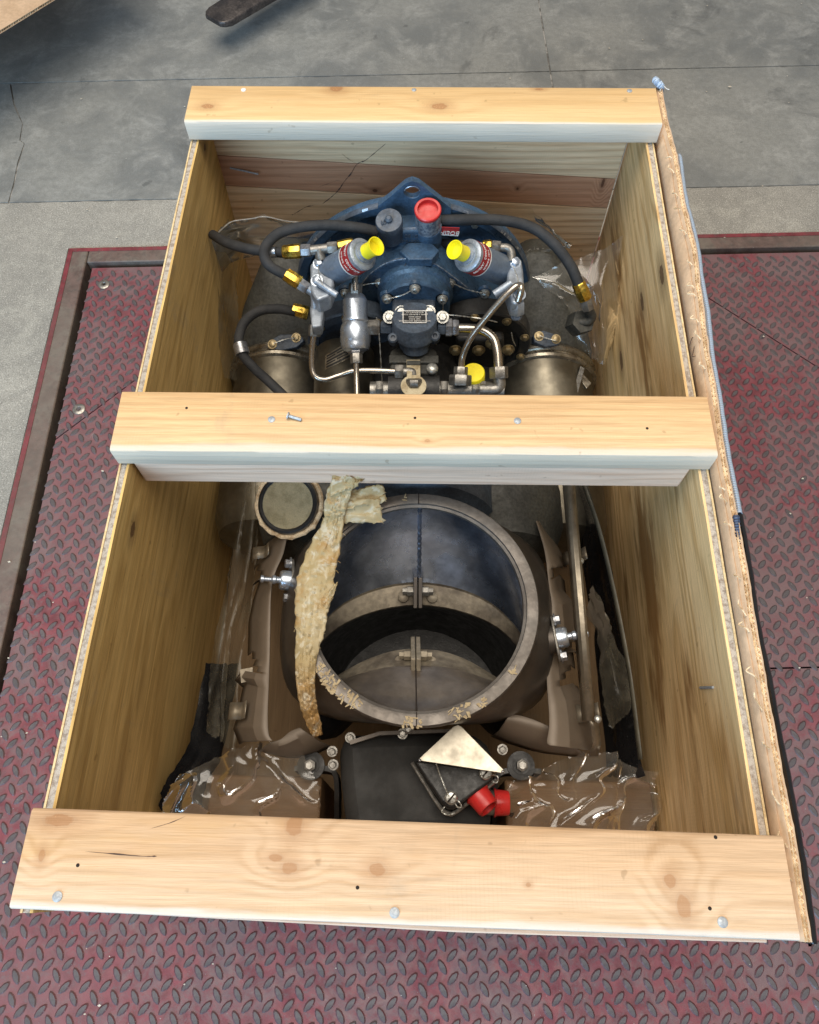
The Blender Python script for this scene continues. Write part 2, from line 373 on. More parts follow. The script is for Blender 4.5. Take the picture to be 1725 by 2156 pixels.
M['duct'] = simple('heat_stained_steel', (.130, .112, .096), (.088, .077, .068), .40, .75, 5, .34, .68, .08, 60, .10, .08)
M['duct_in'] = simple('blue_sheen_duct_lining', (.42, .50, .66), (.17, .20, .27), .25, .92, 6, .36, .66, .10, 80, .10, .14)  # blue reflection of the door light put into the base colour
M['duct_front'] = simple('brown_duct_lining', (.21, .176, .142), (.13, .108, .088), .42, .65, 8, .36, .66, .1, 80, .12, .12)  # front half of the lining: its brown ceiling reflection set as colour
M['ring'] = simple('oxidised_outlet_ring', (.155, .140, .125), (.108, .094, .082), .5, .6, 16, .36, .68, .2, 160, .12, .12)
M['scale'] = simple('scaled_inner_flange', (.25, .215, .16), (.115, .095, .072), .6, .45, 12, .40, .62, .2, 120, .12, .2)
M['shield'] = simple('brown_heat_shield', (.150, .118, .088), (.122, .096, .071), .55, .2, 5, .3, .7, .03, 200, .06, .04)
M['strut'] = simple('tan_strut_steel', (.28, .245, .19), (.19, .16, .12), .38, .75, 14)
M['lid'] = simple('brushed_cover_plate', (.36, .33, .27), (.30, .275, .225), .38, .75, 12)
M['fabric'] = simple('asbestos_pad', (.32, .275, .17), (.24, .205, .12), .9, 0, 60, bump=.5)
def mat_hose():
    n = NT('braided_rubber_hose'); P = n.coord()
    a = n.noise(P, 900, 2, .5); b = n.noise(P, 30, 4, .6)
    c = n.mix(n.mapr(b, .35, .7), (.014, .015, .017), (.032, .032, .033))
    n.principled(Base_Color=c, Roughness=.72, Normal=n.bump(a, .7, .0015)); return n.m
M['hose'] = mat_hose()
def mat_film(name, tint, base, gloss_rough, cloud=.25, gain=1.3):
    n = NT(name); P = n.coord()
    tr = n.n('ShaderNodeBsdfTransparent', {0: (.96, .95, .91, 1)})
    df = n.n('ShaderNodeBsdfDiffuse', {0: (*tint, 1)})
    tl = n.n('ShaderNodeBsdfTranslucent', {0: (*tint, 1)})
    hz = n.n('ShaderNodeMixShader', {0: .4, 1: df.outputs[0], 2: tl.outputs[0]})
    fac = n.mapr(n.noise(P, 14, 4, .6), .35, .75, base * .4, base + cloud)
    b1 = n.n('ShaderNodeMixShader', {0: fac, 1: tr.outputs[0], 2: hz.outputs[0]})
    gl = n.n('ShaderNodeBsdfGlossy', {0: (1, 1, 1, 1), 1: gloss_rough})
    fr_ = n.mathn('MINIMUM', n.mathn('MULTIPLY', n.n('ShaderNodeFresnel', {0: 1.5}).outputs[0], gain), .85)
    mx = n.n('ShaderNodeMixShader', {0: fr_, 1: b1.outputs[0], 2: gl.outputs[0]})
    n.t.links.new(mx.outputs[0], n.out.inputs[0]); return n.m
M['film'] = mat_film('clear_plastic_film', (.62, .60, .54), .07, .13, .13)
M['film_dull'] = mat_film('dusty_plastic_film', (.30, .27, .20), .30, .32, .25, .45)
M['liner'] = simple('olive_liner_edge', (.075, .068, .046), (.05, .045, .03), .6, 0, 30)
M['film_edge'] = mat_film('torn_film_edge', (.62, .62, .60), .62, .3, .2)
M['black_film'] = simple('black_plastic_sheet', (.010, .010, .011), (.016, .016, .017), .22, 0, 18, bump=.5, bscale=40, fine=.05)
def mat_tape():
    n = NT('perished_masking_tape'); P = n.coord()
    c = n.mix(n.mapr(n.noise(P, 14, 4, .6), .36, .64), (.70, .59, .36), (.58, .45, .22))
    yy = n.n('ShaderNodeSeparateXYZ', {0: P}).outputs[1]
    old = n.mapr(n.mathn('ADD', yy, n.mathn('MULTIPLY', n.noise(P, 20, 4, .6), .12)), -.26, -.20, 1, 0)
    c = n.mix(n.mathn('MULTIPLY', old, .85), c, n.mix(n.mapr(n.noise(P, 45, 4, .6), .35, .65), (.62, .34, .07), (.42, .24, .07)))
    c = n.mix(n.mapr(n.noise(P, 16, 4, .6), .54, .66, 0, .7), c, (.55, .30, .06))
    c = n.mix(n.mapr(n.noise(n.vscale(P, (3, 1, 1)), 40, 5, .7), .62, .70, 0, .6), c, (.26, .17, .09))
    c = n.mix(n.mapr(n.noise(P, 40, 5, .7, 1.0), .52, .64, 0, .85), c, (.82, .77, .62))
    wv = n.n('ShaderNodeTexWave', {'Vector': P, 'Scale': 260, 'Distortion': 1.5}, bands_direction='DIAGONAL').outputs[1]
    c = n.mix(n.mapr(wv, .3, .9, 0, .22), c, (.78, .70, .52))
    nb = n.bump(n.mathn('ADD', n.noise(P, 130, 5, .7), n.mathn('MULTIPLY', wv, .5)), .28, .0014)
    p = n.n('ShaderNodeBsdfPrincipled', {'Base Color': c, 'Roughness': n.mapr(n.noise(P, 40, 4), .38, .62, .22, .65), 'Normal': nb, 'Specular IOR Level': .6})
    tl = n.n('ShaderNodeBsdfTranslucent', {0: c, 1: nb})
    mx = n.n('ShaderNodeMixShader', {0: .45, 1: p.outputs[0], 2: tl.outputs[0]})
    n.t.links.new(mx.outputs[0], n.out.inputs[0])
    return n.m
M['tape'] = mat_tape()
def mat_weave(name, a, b):
    n = NT(name); P = n.coord()
    wv = n.n('ShaderNodeTexWave', {'Vector': P, 'Scale': 95, 'Distortion': .4}, bands_direction='Y').outputs[1]
    c = n.mix(n.mapr(wv, .3, .7), a, b); n.principled(Base_Color=c, Roughness=.5, Normal=n.bump(wv, .6, .002)); return n.m
M['tarp'] = mat_weave('pale_blue_woven_tarp', (.34, .43, .56), (.46, .55, .66))
M['tarp_dark'] = mat_weave('navy_tarp', (.03, .045, .09), (.06, .085, .14))

# ------------------------------------------------------------------ floor (turned 2.1 degrees against the crate)
FA = R(2.1); FM = Matrix.Rotation(FA, 4, 'Z')
def floc(u, v, z=0.0): return FM @ Vector((u, v, z))
def slab(name, poly, mat, parent, z0=-.05, z1=0.0, bev=.002):
    pts = []
    for i in range(len(poly)):
        (a, b), (c, d) = poly[i], poly[(i + 1) % len(poly)]; L = math.hypot(c - a, d - b); n = max(1, min(int(L / .02), 420))
        for k in range(n):
            t = k / n; u, v = a + (c - a) * t, b + (d - b) * t
            if 0 < k and abs(u) < 3 and abs(v) < 3:
                j_ = .0011 * nz(u * 37, v * 37, 5) + .0022 * max(nz(u * 19, v * 19, 9) - .25, 0) * 2
                nx, ny = -(d - b) / L, (c - a) / L; u += nx * abs(j_); v += ny * abs(j_)
            pts.append((u, v))
    g = G(); g.prism([floc(u, v, z0) for u, v in pts], (0, 0, z1 - z0)); return part(g, name, mat, parent, smooth=False)
gfl = G()
U0, U1, V0, V1 = -.863, 1.9, -1.6, .953          # pit outline
for (a, b, c, d) in ((-6, -4, U0, 8), (U1, -4, 6, 8), (U0, V1, U1, 8), (U0, -4, U1, V0)):
    gfl.add([floc(a, b, -.003), floc(c, b, -.003), floc(c, d, -.003), floc(a, d, -.003)], [(0, 1, 2, 3)])
floor = part(gfl, 'concrete_floor', M['joint'], None, smooth=False); tag(floor, kind='structure')
gp = .0022
VJ, VF = 1.123, 1.616
crack = [T(x / 1.2012 * .6006, y / 1.2012 * .6006, 0) for x, y in ((43, 352), (60, 440), (95, 520), (85, 590), (102, 605), (75, 690), (58, 770), (38, 850))]
cr = [FM.inverted() @ p for p in crack]
def edge(dx): return [(p.x + dx + .003 * nz(i * 3.1, dx * 900), p.y) for i, p in enumerate(cr)]
slab('slab', [(-6, -4), (U0 - gp, -4), (U0 - gp, V1 + gp), (U1, V1 + gp), (U1, VJ - gp), (-6, VJ - gp)], M['slab_light'], floor)
el = edge(-.0014); er = edge(.0014)
slab('slab', [(-6, VJ + gp), (el[-1][0], VJ + gp)] + el[::-1][1:-1] + [(el[0][0], VF - gp), (-6, VF - gp)], M['slab_dark'], floor)
slab('slab', [(er[-1][0], VJ + gp), (.45 - gp, VJ + gp), (.45 - gp, VF - gp), (er[0][0], VF - gp)] + er[1:-1], M['slab_dark'], floor)
slab('slab', [(.45 + gp, VJ + gp), (6, VJ + gp), (6, VF - gp), (.45 + gp, VF - gp)], M['slab_dark'], floor)
slab('slab', [(-6, VF + gp), (.45 - gp, VF + gp), (.45 - gp, 8), (-6, 8)], M['slab_dark'], floor)
slab('slab', [(.45 + gp, VF + gp), (6, VF + gp), (6, 8), (.45 + gp, 8)], M['slab_dark'], floor)
slab('slab', [(U1 + gp, -4), (6, -4), (6, VJ - gp), (U1 + gp, VJ - gp)], M['slab_light'], floor)

lift = thing('lift_platform', 'red painted steel tread plate platform with worn frame, set into the concrete under the crate', 'platform', floc(.4, -.2, -.1))
g = G(); g.prism([floc(U0 + .004, V0 + .004, -.16), floc(U1 - .004, V0 + .004, -.16), floc(U1 - .004, V1 - .004, -.16), floc(U0 + .004, V1 - .004, -.16)], (0, 0, .02)); part(g, 'pit_base', M['pit'], lift)
FI, FT = -.798, .892
g = G(); g.prism([floc(U0 + .002, V0, -.1), floc(FI - .012, V0, -.1), floc(FI - .012, V1 - .002, -.1), floc(U0 + .002, V1 - .002, -.1)], (0, 0, .103)); part(g, 'frame_bar', M['frame'], lift, bevel=.003)
g = G(); g.prism([floc(FI - .0105, FT + .012, -.1), floc(U1, FT + .012, -.1), floc(U1, V1 - .002, -.1), floc(FI - .0105, V1 - .002, -.1)], (0, 0, .103)); part(g, 'frame_bar', M['frame'], lift, bevel=.003)
g = G(); g.prism([floc(U0 + .002, V0, .0031), floc(U0 + .013, V0, .0031), floc(U0 + .013, V1 - .013, .0031), floc(U1, V1 - .013, .0031), floc(U1, V1 - .002, .0031), floc(U0 + .002, V1 - .002, .0031)], (0, 0, .0012)); part(g, 'edge_strip', M['frame_red'], lift)
DZ = -.004
s = .0018
L0 = FI + .004; Tt = FT - .002
dl = [FM.inverted() @ T(1690, 1882, 0), FM.inverted() @ T(1707, 1991, 0)]
DU, DV0, DV1 = dl[1].x, dl[1].y, -.165
plates = [
    [(L0, .385 + s * 1.4), (L0, Tt), (L0 + (Tt - .385), Tt)],                                                    # corner plate, left
    [(1.4985 - Tt + s * 1.4, Tt), (U1 - .01, Tt), (U1 - .01, DV1 + s), (1.4985 - DV1 + s * .4, DV1 + s)],                         # corner plate, right
    [(DU + s, DV0 + s), (U1 - .01, DV0 + s), (U1 - .01, DV1 - s), (DU + s, DV1 - s)],
    [(L0, V0 + .01), (U1 - .01, V0 + .01), (U1 - .01, DV0 - s), (DU - s, DV0 - s), (DU - s, DV1 + s), (1.4985 - DV1 - s * 2.4, DV1 + s), (1.4985 - Tt - s * 1.4, Tt), (L0 + (Tt - .385) + s * 1.4, Tt), (L0, .385 - s * 1.4)],
]
def inside(p, poly):
    c = False; n = len(poly)
    for i in range(n):
        (x1, y1), (x2, y2) = poly[i], poly[i - 1]
        if (y1 > p[1]) != (y2 > p[1]) and p[0] < (x2 - x1) * (p[1] - y1) / (y2 - y1) + x1: c = not c
    return c
plate_obj = []
for i, pl in enumerate(plates):
    tri = tessellate_polygon([[Vector((u, v, 0)) for u, v in pl]]); n_ = len(pl); tp = [floc(u, v, DZ) for u, v in pl]
    g = G(); g.add(tp + [p + Vector((0, 0, -.008)) for p in tp], [t for t in tri] + [(k, (k + 1) % n_, (k + 1) % n_ + n_, k + n_) for k in range(n_)]); plate_obj.append(part(g, 'deck_plate', M['deck'], lift, smooth=False))
# one raised lug: pointed oval with a flat worn top
def lug_geo(g, c, a, sc=1.0):
    n = 10; lo = []; hi = []
    ca, sa = math.cos(a), math.sin(a)
    for k in range(n):
        t = 2 * math.pi * k / n
        for (lst, L, W, z) in ((lo, .0130, .0060, .0), (hi, .0100, .0038, .0017)):
            x = L * math.cos(t) * sc; y = W * math.sin(t) * (abs(math.sin(t)) ** .3) * sc
            lst.append(Vector(c) + Vector((x * ca - y * sa, x * sa + y * ca, z)))
    b = len(g.v); g.v += [tuple(p) for p in lo + hi]
    for k in range(n):
        g.f.append([b + k, b + (k + 1) % n, b + n + (k + 1) % n, b + n + k]); g.mi.append(1)
    g.f.append([b + n + k for k in range(n)]); g.mi.append(0)
lugs = []
crate_px = [(403, 179), (1392, 182), (1440, 430), (1535, 1000), (1600, 1480), (1700, 1995), (1640, 1998), (20, 1925)]
PU, PV = .0335, .0322
for j in range(-52, 46):
    for i in range(-30, 62):
        for h in (0, 1):
            u = (i + .5 * h) * PU + .0008 * nz(i, j, h); v = (j + .5 * h) * PV
            if not (L0 + .006 < u < 1.6 and -1.2 < v < Tt - .006): continue
            for k, pl in enumerate(plates):
                if inside((u, v), pl): break
            else: continue
            p = floc(u, v, DZ); q = proj(p)
            if q[0] < -250 or q[0] > 1975 or q[1] > 2500: continue
            a = (R(-60) if h == 0 else R(45)) + FA
            vis = -5 < q[0] < 1730 and -5 < q[1] < 2161 and not inside(q, crate_px)
            lugs.append((not vis, (p - CAM_C).length, k, p, a))
lugs.sort(key=lambda t: t[:2])
lug_mesh = []
for a in (R(-60) + FA, R(45) + FA):
    g = G(); lug_geo(g, (0, 0, 0), a); lug_mesh.append(g.mesh('tread_lug', [M['lug'], M['lug_side']], False, flip=False))
for (_, _, k, p, a) in lugs[:300]:
    o = bpy.data.objects.new('tread_lug', lug_mesh[0 if a < FA else 1]); col.objects.link(o)
    o.location = p + Vector((0, 0, .0002)); o.parent = plate_obj[k]; o.matrix_parent_inverse = Matrix.Identity(4)
for k in range(4):
    g = G()
    for (_, _, kk, p, a) in lugs[300:]:
        if kk == k: lug_geo(g, p + Vector((0, 0, .0002)), a + .03 * nz(p.x * 40, p.y * 40))
    if g.v: tag(part(g, 'tread_lugs', [M['lug'], M['lug_side']], plate_obj[k], smooth=False, flip=False), kind='stuff')
for (x, y) in ((218, 597), (165, 860)):
    p = T(x, y, 0); g = G(); g.lathe((p.x, p.y, DZ), (0, 0, 1), [(.0145, 0), (.0145, .002), (.0125, .0032), (.006, .0032), (.005, .001)], 24); b = part(g, 'bolt', M['bolt_zinc'], lift)
    g = G(); g.lathe((p.x, p.y, DZ + .0008), (0, 0, 1), [(.0046, 0), (.0046, .0006)], 6); part(g, 'socket', M['pit'], b)

# ------------------------------------------------------------------ crate
crate = thing('wooden_crate', 'open topped plywood shipping crate with three pine boards across its top, holding the engine', 'crate', (0, .05, 0))
H = .62
def wall(name, xo0, xo1, y0, y1, sgn, mat):
    """side panel of plywood: inner veneer, core, outer veneer; xo0/xo1 outer x at front and back"""
    def slabx(a, b, zt):
        g = G(); pts = []
        N = 40
        for (off) in (a, b):
            pts.append([(xo0 + (xo1 - xo0) * k / N - sgn * off, y0 + (y1 - y0) * k / N) for k in range(N + 1)])
        loops = []
        for k in range(N + 1):
            (xa, ya), (xb, yb) = pts[0][k], pts[1][k]
            wob = .0012 * nz(ya * 14, xo0 * 9, a * 90)
            loops.append([Vector((xa, ya, .03)), Vector((xb, yb, .03)), Vector((xb, yb, zt + wob)), Vector((xa, ya, zt + wob))])
        g.loft(loops, True, True); return g
    o = part(slabx(.0096, .0128, H - .0005), name, mat, crate)
    part(slabx(.0026, .0094, H - .0012), 'core_ply', M['ply_core'], o, angle=20)
    part(slabx(0, .0024, H), 'face_ply', M['ply_face'], o)
    return o
YB, YF = .655, -.548
wall('side_panel', -.3815, -.3685, YF, YB, -1, M['ply_left'])
wall('side_panel', .3690, .3860, YF, YB, 1, M['ply_right'])
# end made of planks (pale sapwood plank on top, red heartwood, pale)
zl = [.619, TY(468, 328, .634).z, TY(482, 392, .634).z, .24, .03]; zr = [.619, TY(1322, 378, .634).z, TY(1302, 440, .634).z, .22, .03]
for k, m in enumerate(('plank_pale', 'plank_red', 'plank_pale', 'plank_pale')):
    gp_ = .0009; a, b = (-.357, zl[k] - gp_), (.365, zr[k] - gp_); c, d = (.365, zr[k + 1] + gp_), (-.357, zl[k + 1] + gp_)
    g = G(); g.prism([Vector((x, .6345 + .0006 * (k % 2), z)) for x, z in (a, b, c, d)], (0, .024, 0)); part(g, 'end_plank', M[m], crate, bevel=.0012)
for (z0, z1) in ((.40, .615), (.20, .397), (.03, .197)):
    g = G(); yb_ = YF + .010 - .0095 * (z0 < .5); g.prism([Vector((x, y, z0)) for x, y in ((-.358, -.530), (.352, -.530), (.352, -.5612), (.05, -.5575), (-.358, -.5445))], (0, 0, z1 - z0)); part(g, 'end_plank', M['batten'], crate, bevel=.0015)
g = G(); g.box((0, .05, .045), (.72, 1.16, .02)); part(g, 'bottom_panel', M['floor_wood'], crate)
for x in (-.3, 0, .3):
    g = G(); g.box((x, .05, .0165), (.085, 1.18, .033)); part(g, 'skid', M['floor_wood'], crate, bevel=.002)
def board(xc, yc, rot, L, mat, wd=.089, t=.0375, rough_under=False):
    g = G(); N = 60; loops = []
    for k in range(N + 1):
        x = -L / 2 + L * k / N; e = .0014 * nz(x * 9, yc * 7) ; e2 = .0012 * nz(x * 16, yc * 7 + 5)
        prof = [(-wd / 2 + .004, 0), (wd / 2 - .003, 0), (wd / 2, .003), (wd / 2, t - .003), (wd / 2 - .003, t), (-wd / 2 + .0035 + e, t), (-wd / 2 + .001 + e, t - .001), (-wd / 2 + e * .4, t - .0045), (-wd / 2 + e2, .004)]
        loops.append([Matrix.Rotation(rot, 3, 'Z') @ Vector((x, y, 0)) + Vector((xc, yc, H + .0008 + z)) for (y, z) in prof])
    g.loft(loops, True, True)
    return part(g, 'top_board', mat, crate, angle=50)
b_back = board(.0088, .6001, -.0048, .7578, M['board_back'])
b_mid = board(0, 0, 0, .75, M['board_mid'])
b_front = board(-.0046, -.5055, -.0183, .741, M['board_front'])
g = G(); g.box((-.002, -.012, .5925), (.716, .056, .0545)); part(g, 'batten', M['batten'], crate, bevel=.003)
def nailhead(px, py, r, mat, parent, name='nail_head'):
    p = T(px, py, BZ + .0005); g = G(); g.lathe(p, (0, 0, 1), [(r, -.001), (r, .0006), (r * .7, .0012)], 16); part(g, name, mat, parent)
for (x, y, r, m, b) in ((513, 189, .0042, 'paint_white', b_back), (872, 189, .0038, 'nail', b_back), (1326, 191, .0042, 'nail', b_back), (572, 883, .0046, 'nail', b_mid), (1090, 886, .0046, 'nail', b_mid),
                        (121, 1888, .0048, 'nail', b_front), (831, 1922, .0048, 'nail', b_front), (1522, 1942, .0048, 'nail', b_front)):
    nailhead(x, y, r, M[m], b)
for (x, y, b) in ((393, 859, b_mid), (874, 880, b_mid), (1363, 902, b_mid), (164, 1822, b_front), (753, 1869, b_front), (1495, 1913, b_front), (1507, 1763, b_front)):
    p = T(x, y, BZ + .0002); g = G(); g.lathe(p, (0, 0, 1), [(.0018, -.001), (.0018, .00035)], 10); part(g, 'nail_hole', M['hole'], b)
# the two drying checks in the front board and the dark crack in the end planks
def strip(pts, wdt, parent, mat, name, up):
    g = G(); pts = [Vector(p) for p in pts]; up = Vector(up); n = len(pts); lo = []; hi = []
    for i, p in enumerate(pts):
        d = (pts[min(i + 1, n - 1)] - pts[max(i - 1, 0)]).normalized(); sd = d.cross(up).normalized()
        ww = wdt * (0.25 + abs(nz(i * .9, wdt * 1e4)) * 1.5) * (1 if 0 < i < n - 1 else .2)
        lo.append(p + sd * ww); hi.append(p - sd * ww)
    g.loft([[a, b] for a, b in zip(lo, hi)], closed=False); return part(g, name, mat, parent, smooth=False)
strip(spline([T(x, y, BZ + .0006) for x, y in ((180, 1793), (240, 1798), (300, 1803), (330, 1803))], 5), .0007, b_front, M['crack'], 'drying_check', (0, 0, 1))
strip(spline([T(x, y, BZ + .0006) for x, y in ((317, 1745), (360, 1732), (392, 1718))], 5), .0004, b_front, M['crack'], 'drying_check', (0, 0, 1))
endp = [o for o in crate.children if o.name.startswith('end_plank')]
z2d = lambda x, y: ((600 + x / 2.156) * .6006, (450 + y / 2.156) * .6006)
YI = .6338
def planked(pts, wd, nm='crack'):
    strip(spline([TY(*z2d(x, y), YI) for x, y in pts], 6), wd, endp[1], M['crack'], nm, (0, 1, 0))
planked(((1625, 112), (1545, 180), (1470, 240), (1405, 270), (1360, 340), (1310, 400), (1270, 460), (1215, 515), (1145, 570)), .0012)
planked(((1080, 580), (1030, 590), (990, 610), (940, 640), (912, 655)), .0008)
planked(((1290, 190), (1340, 230), (1400, 265)), .0004)
planked(((1120, 440), (1180, 420), (1250, 395), (1290, 400)), .0004)
g = G(); g.tube([TY(*z2d(445, 298), YI), TY(*z2d(560, 322), YI - .004), TY(*z2d(660, 345), YI - .011)], .0016, 8); part(g, 'protruding_nail', M['nail'], endp[1])
g = G(); g.tube([TX(1475, 1448, .3585), TX(1502, 1447, .3585)], .0016, 8); part(g, 'staple', M['nail'], crate)
g = G(); g.tube([TX(1374, 553, .3705), TX(1384, 552, .3705)], .0014, 8); part(g, 'nail_tip', M['nail'], crate)
for (x0, x1) in ((-.292, -.128), (.139, .352)):
    g = G(); g.box(((x0 + x1) / 2, -.452, .172), (x1 - x0, .143, .232)); part(g, 'cradle_block', M['block'], crate, bevel=.004)

# loose nail on the middle board
g = G(); a = T(607, 875, BZ + .005); b = T(636, 884, BZ + .0028)
g.lathe(a, b - a, [(.0045, -.001), (.0045, .0006), (.0021, .0012), (.0021, .017), (.0004, (b - a).length)], 10)
tag(part(g, 'nail', M['nail']), 'short loose galvanised nail lying on the middle pine board', 'nail')

# ------------------------------------------------------------------ cardboard wall against the right side
cbp = [(1380, 182), (1394, 256), (1414, 324), (1432, 427), (1456, 532), (1484, 755), (1500, 866), (1520, 992), (1549, 1155), (1569, 1288), (1584, 1456), (1622, 1623), (1649, 1730), (1690, 1982)]
cbw = [T(x, y, .65) for x, y in cbp]
cys = [p.y for p in cbw][::-1]; cxs = [max(p.x, .3915 - (.0215 * (.655 - p.y) / 1.2) + .002) for p in cbw][::-1]
def xcb(y): return float(np.interp(y, cys, cxs)) + .0015 * nz(y * 11)
def zcb(y): return .6515 + .0035 * nz(y * 7.7, 3) + .0015 * nz(y * 40, 9)
cb = thing('cardboard_sheet', 'torn double wall corrugated cardboard sheet standing between the crate side and the blue tarp', 'cardboard', (.395, .05, 0))
Y0, Y1 = -.558, .655
def sheet(off, zlo, mat, name, N=220, dz=0.0, parent=cb):
    g = G()
    g.grid(lambda i, j: Vector((xcb(Y0 + (Y1 - Y0) * i) + off + .0006 * nz(i * 90, off * 500), Y0 + (Y1 - Y0) * i, zlo + (zcb(Y0 + (Y1 - Y0) * i) + dz + .0012 * nz(i * 160, off * 900) - zlo) * j)), N, 3)
    return part(g, name, mat, parent, solid=.0007, flip=False)
sheet(.0005, .05, M['cardboard'], 'liner'); sheet(.0039, .4, M['cardboard_core'], 'liner', dz=-.0008); sheet(.0073, .05, M['cardboard'], 'liner', dz=.0006)
for (o0, lam) in ((.0022, .0078), (.0056, .0064)):
    g = G(); n = int((Y1 - Y0) / lam * 8)
    g.grid(lambda i, j: Vector((xcb(Y0 + (Y1 - Y0) * i) + o0 + .0014 * math.sin(2 * math.pi * (Y1 - Y0) * i / lam), Y0 + (Y1 - Y0) * i, (.61, zcb(Y0 + (Y1 - Y0) * i) - .0016)[int(j)])), n, 1)
    part(g, 'flute', M['cardboard_core'], cb, solid=.0005, flip=False)
# inner flap of brown board leaning between plywood and cardboard
g = G(); g.grid(lambda i, j: Vector(((.3875 - .0175 * (1 - i)) * (1 - j) + (xcb(YF + (.55 - YF) * i) - .0012) * j, YF + (.55 - YF) * i, .606 + .036 * j + .002 * nz(i * 20, j))), 80, 2); part(g, 'inner_flap', M['cardboard'], cb, solid=.0008, flip=False)
for k in range(26):
    y = -.5 + 1.02 * k / 26 + rnd.uniform(-.02, .02)
    if abs(y) < .05: continue
    x = xcb(y); g = G(); p = Vector((x - .001, y, zcb(y) - .002)); L = rnd.uniform(.006, .022)
    g.tube(spline([p, p + Vector((-.003, L * .3, .001)), p + Vector((-.006 * rnd.random() - .003, L * .7, -.004)), p + Vector((-.004, L, -.003))], 4), .0009, 5); part(g, 'torn_shred', M['cardboard_core'], cb)
# pencil figure on the flap
g = G(); pz = lambda x, y: T((2100 + x / 2.1554) * .6006, (700 + y / 2.1554) * .6006, .630)
g.tube(spline([pz(688, 1100), pz(705, 1045), pz(728, 1050), pz(722, 1110), pz(706, 1180), pz(722, 1182), pz(745, 1178)], 5), .0006, 5); part(g, 'pencil_mark', M['crack'], cb)

def ribbon(name, y0, y1, off, ztop, zlo, mat, label, cat, wig):
    g = G(); N = 110
    def fn(i, j):
        y = y0 + (y1 - y0) * i; xo = xcb(y) + off + wig * (.6 + nz(y * 9, 2.0)) + .0006 * nz(y * 60)
        zt = ztop + .006 * nz(y * 8, 7)
        prof = [(-.0012, -.02), (-.001, -.004), (.000, 0), (.003, -.001), (.0058, -.005), (.0066, -.02), (.008, -.09), (.012, -.22), (.014, zlo - ztop)]
        k = int(round(j * 8)); return Vector((xo + prof[k][0], y, zt + prof[k][1]))
    g.grid(fn, N, 8); return tag(part(g, name, mat, None, solid=.001, flip=False), label, cat)
ribbon('tarp', .50, -.115, .0098, .648, .05, M['tarp'], 'pale blue woven tarp hanging outside the torn cardboard sheet', 'tarp', .0025)
ribbon('plastic_sheet', -.105, -.56, .0098, .645, .05, M['black_film'], 'glossy black plastic sheet hanging outside the torn cardboard sheet', 'plastic sheet', .005)
# rag knot of blue webbing at the back corner with a loose white thread
z3d = lambda x, y: ((2150 + x / 4.3125) * .6006, (250 + y / 4.3125) * .6006)
g = G(); pts = [T(*z3d(x, y), z) for x, y, z in ((640, 130, .657), (665, 160, .662), (700, 195, .660), (725, 230, .650), (715, 300, .62))]
g.tube(spline(pts, 8), .0055, 10, rr=[.0045 + .0014 * math.sin(i * 1.9) for i in range(33)])
web = tag(part(g, 'webbing_end', M['tarp'], None), 'frayed blue webbing end poking up at the back corner of the crate', 'webbing')
g = G(); g.tube(spline([T(*z3d(x, y), .655) for x, y in ((710, 290), (740, 240), (775, 228), (810, 262), (850, 275))], 6), .0007, 5); part(g, 'loose_thread', M['white'], web)
g = G(); pts = [T(x, y, z) for x, y, z in ((1550, 1085, .650), (1553, 1115, .648), (1557, 1145, .644), (1563, 1175, .63))]
g.tube(spline(pts, 8), .004, 8, rr=[.003 + .0016 * abs(math.sin(i * 1.3)) for i in range(25)])
tag(part(g, 'webbing_scrap', M['tarp_dark'], None), 'torn navy webbing scrap where the blue tarp ends against the cardboard', 'webbing')

# ------------------------------------------------------------------ engine
eng = thing('turbine_engine', 'small gas turbine engine with blue gearcase, black hoses and round upward exhaust outlet', 'engine', (0, .05, .06))
AX = -.004; DY = .47; DC = Vector((AX, DY, .363))
def P(g, name, mat, parent=eng, **k): return part(g, name, mat, parent, **k)

# dark core so that nothing is hollow
g = G(); g.lathe((AX, .475, .25), (0, -1, 0), [(.17, 0), (.17, .05), (.12, .10), (.11, .25), (.13, .33), (.13, .45)], 36); P(g, 'compressor_casing', M['black'])
# gearcase disc with raised rim
g = G(); g.lathe((AX, .515, .363), (0, -1, 0), [(.155, 0), (.178, .012), (.210, .026), (.216, .029), (.216, .045), (.213, .049), (.200, .049), (.197, .046), (.195, .034), (.06, .030)], 72); gear = P(g, 'gearcase', M['blue'])
g = G(); g.lathe((AX, .515, .363), (0, -1, 0), [(.2166, .041), (.2160, .0467), (.2132, .0497)], 72, False, False)
P(g, 'worn_rim', M['blue_grey'], gear)
g = G()
for i in range(10):
    a0 = rnd.uniform(.5, 2.7); n = rnd.randint(2, 6)
    loops = [[DC + Vector((math.cos(a0 + .012 * k) * r, -.0042 + dy, math.sin(a0 + .012 * k) * r)) for (r, dy) in ((.2137, -.0006), (.2167, .0022))] for k in range(n)]
    g.loft(loops, closed=False)
P(g, 'paint_chips', M['chip'], gear, smooth=False)
for (x, y) in ((690, 497), (1050, 493), (628, 578), (741, 470), (1000, 470), (615, 655), (1085, 560)):
    g = G(); g.bolt(TY(x, y, .485), (0, -1, 0), .0065); P(g, 'bolt', M['bolt_lt'], gear)
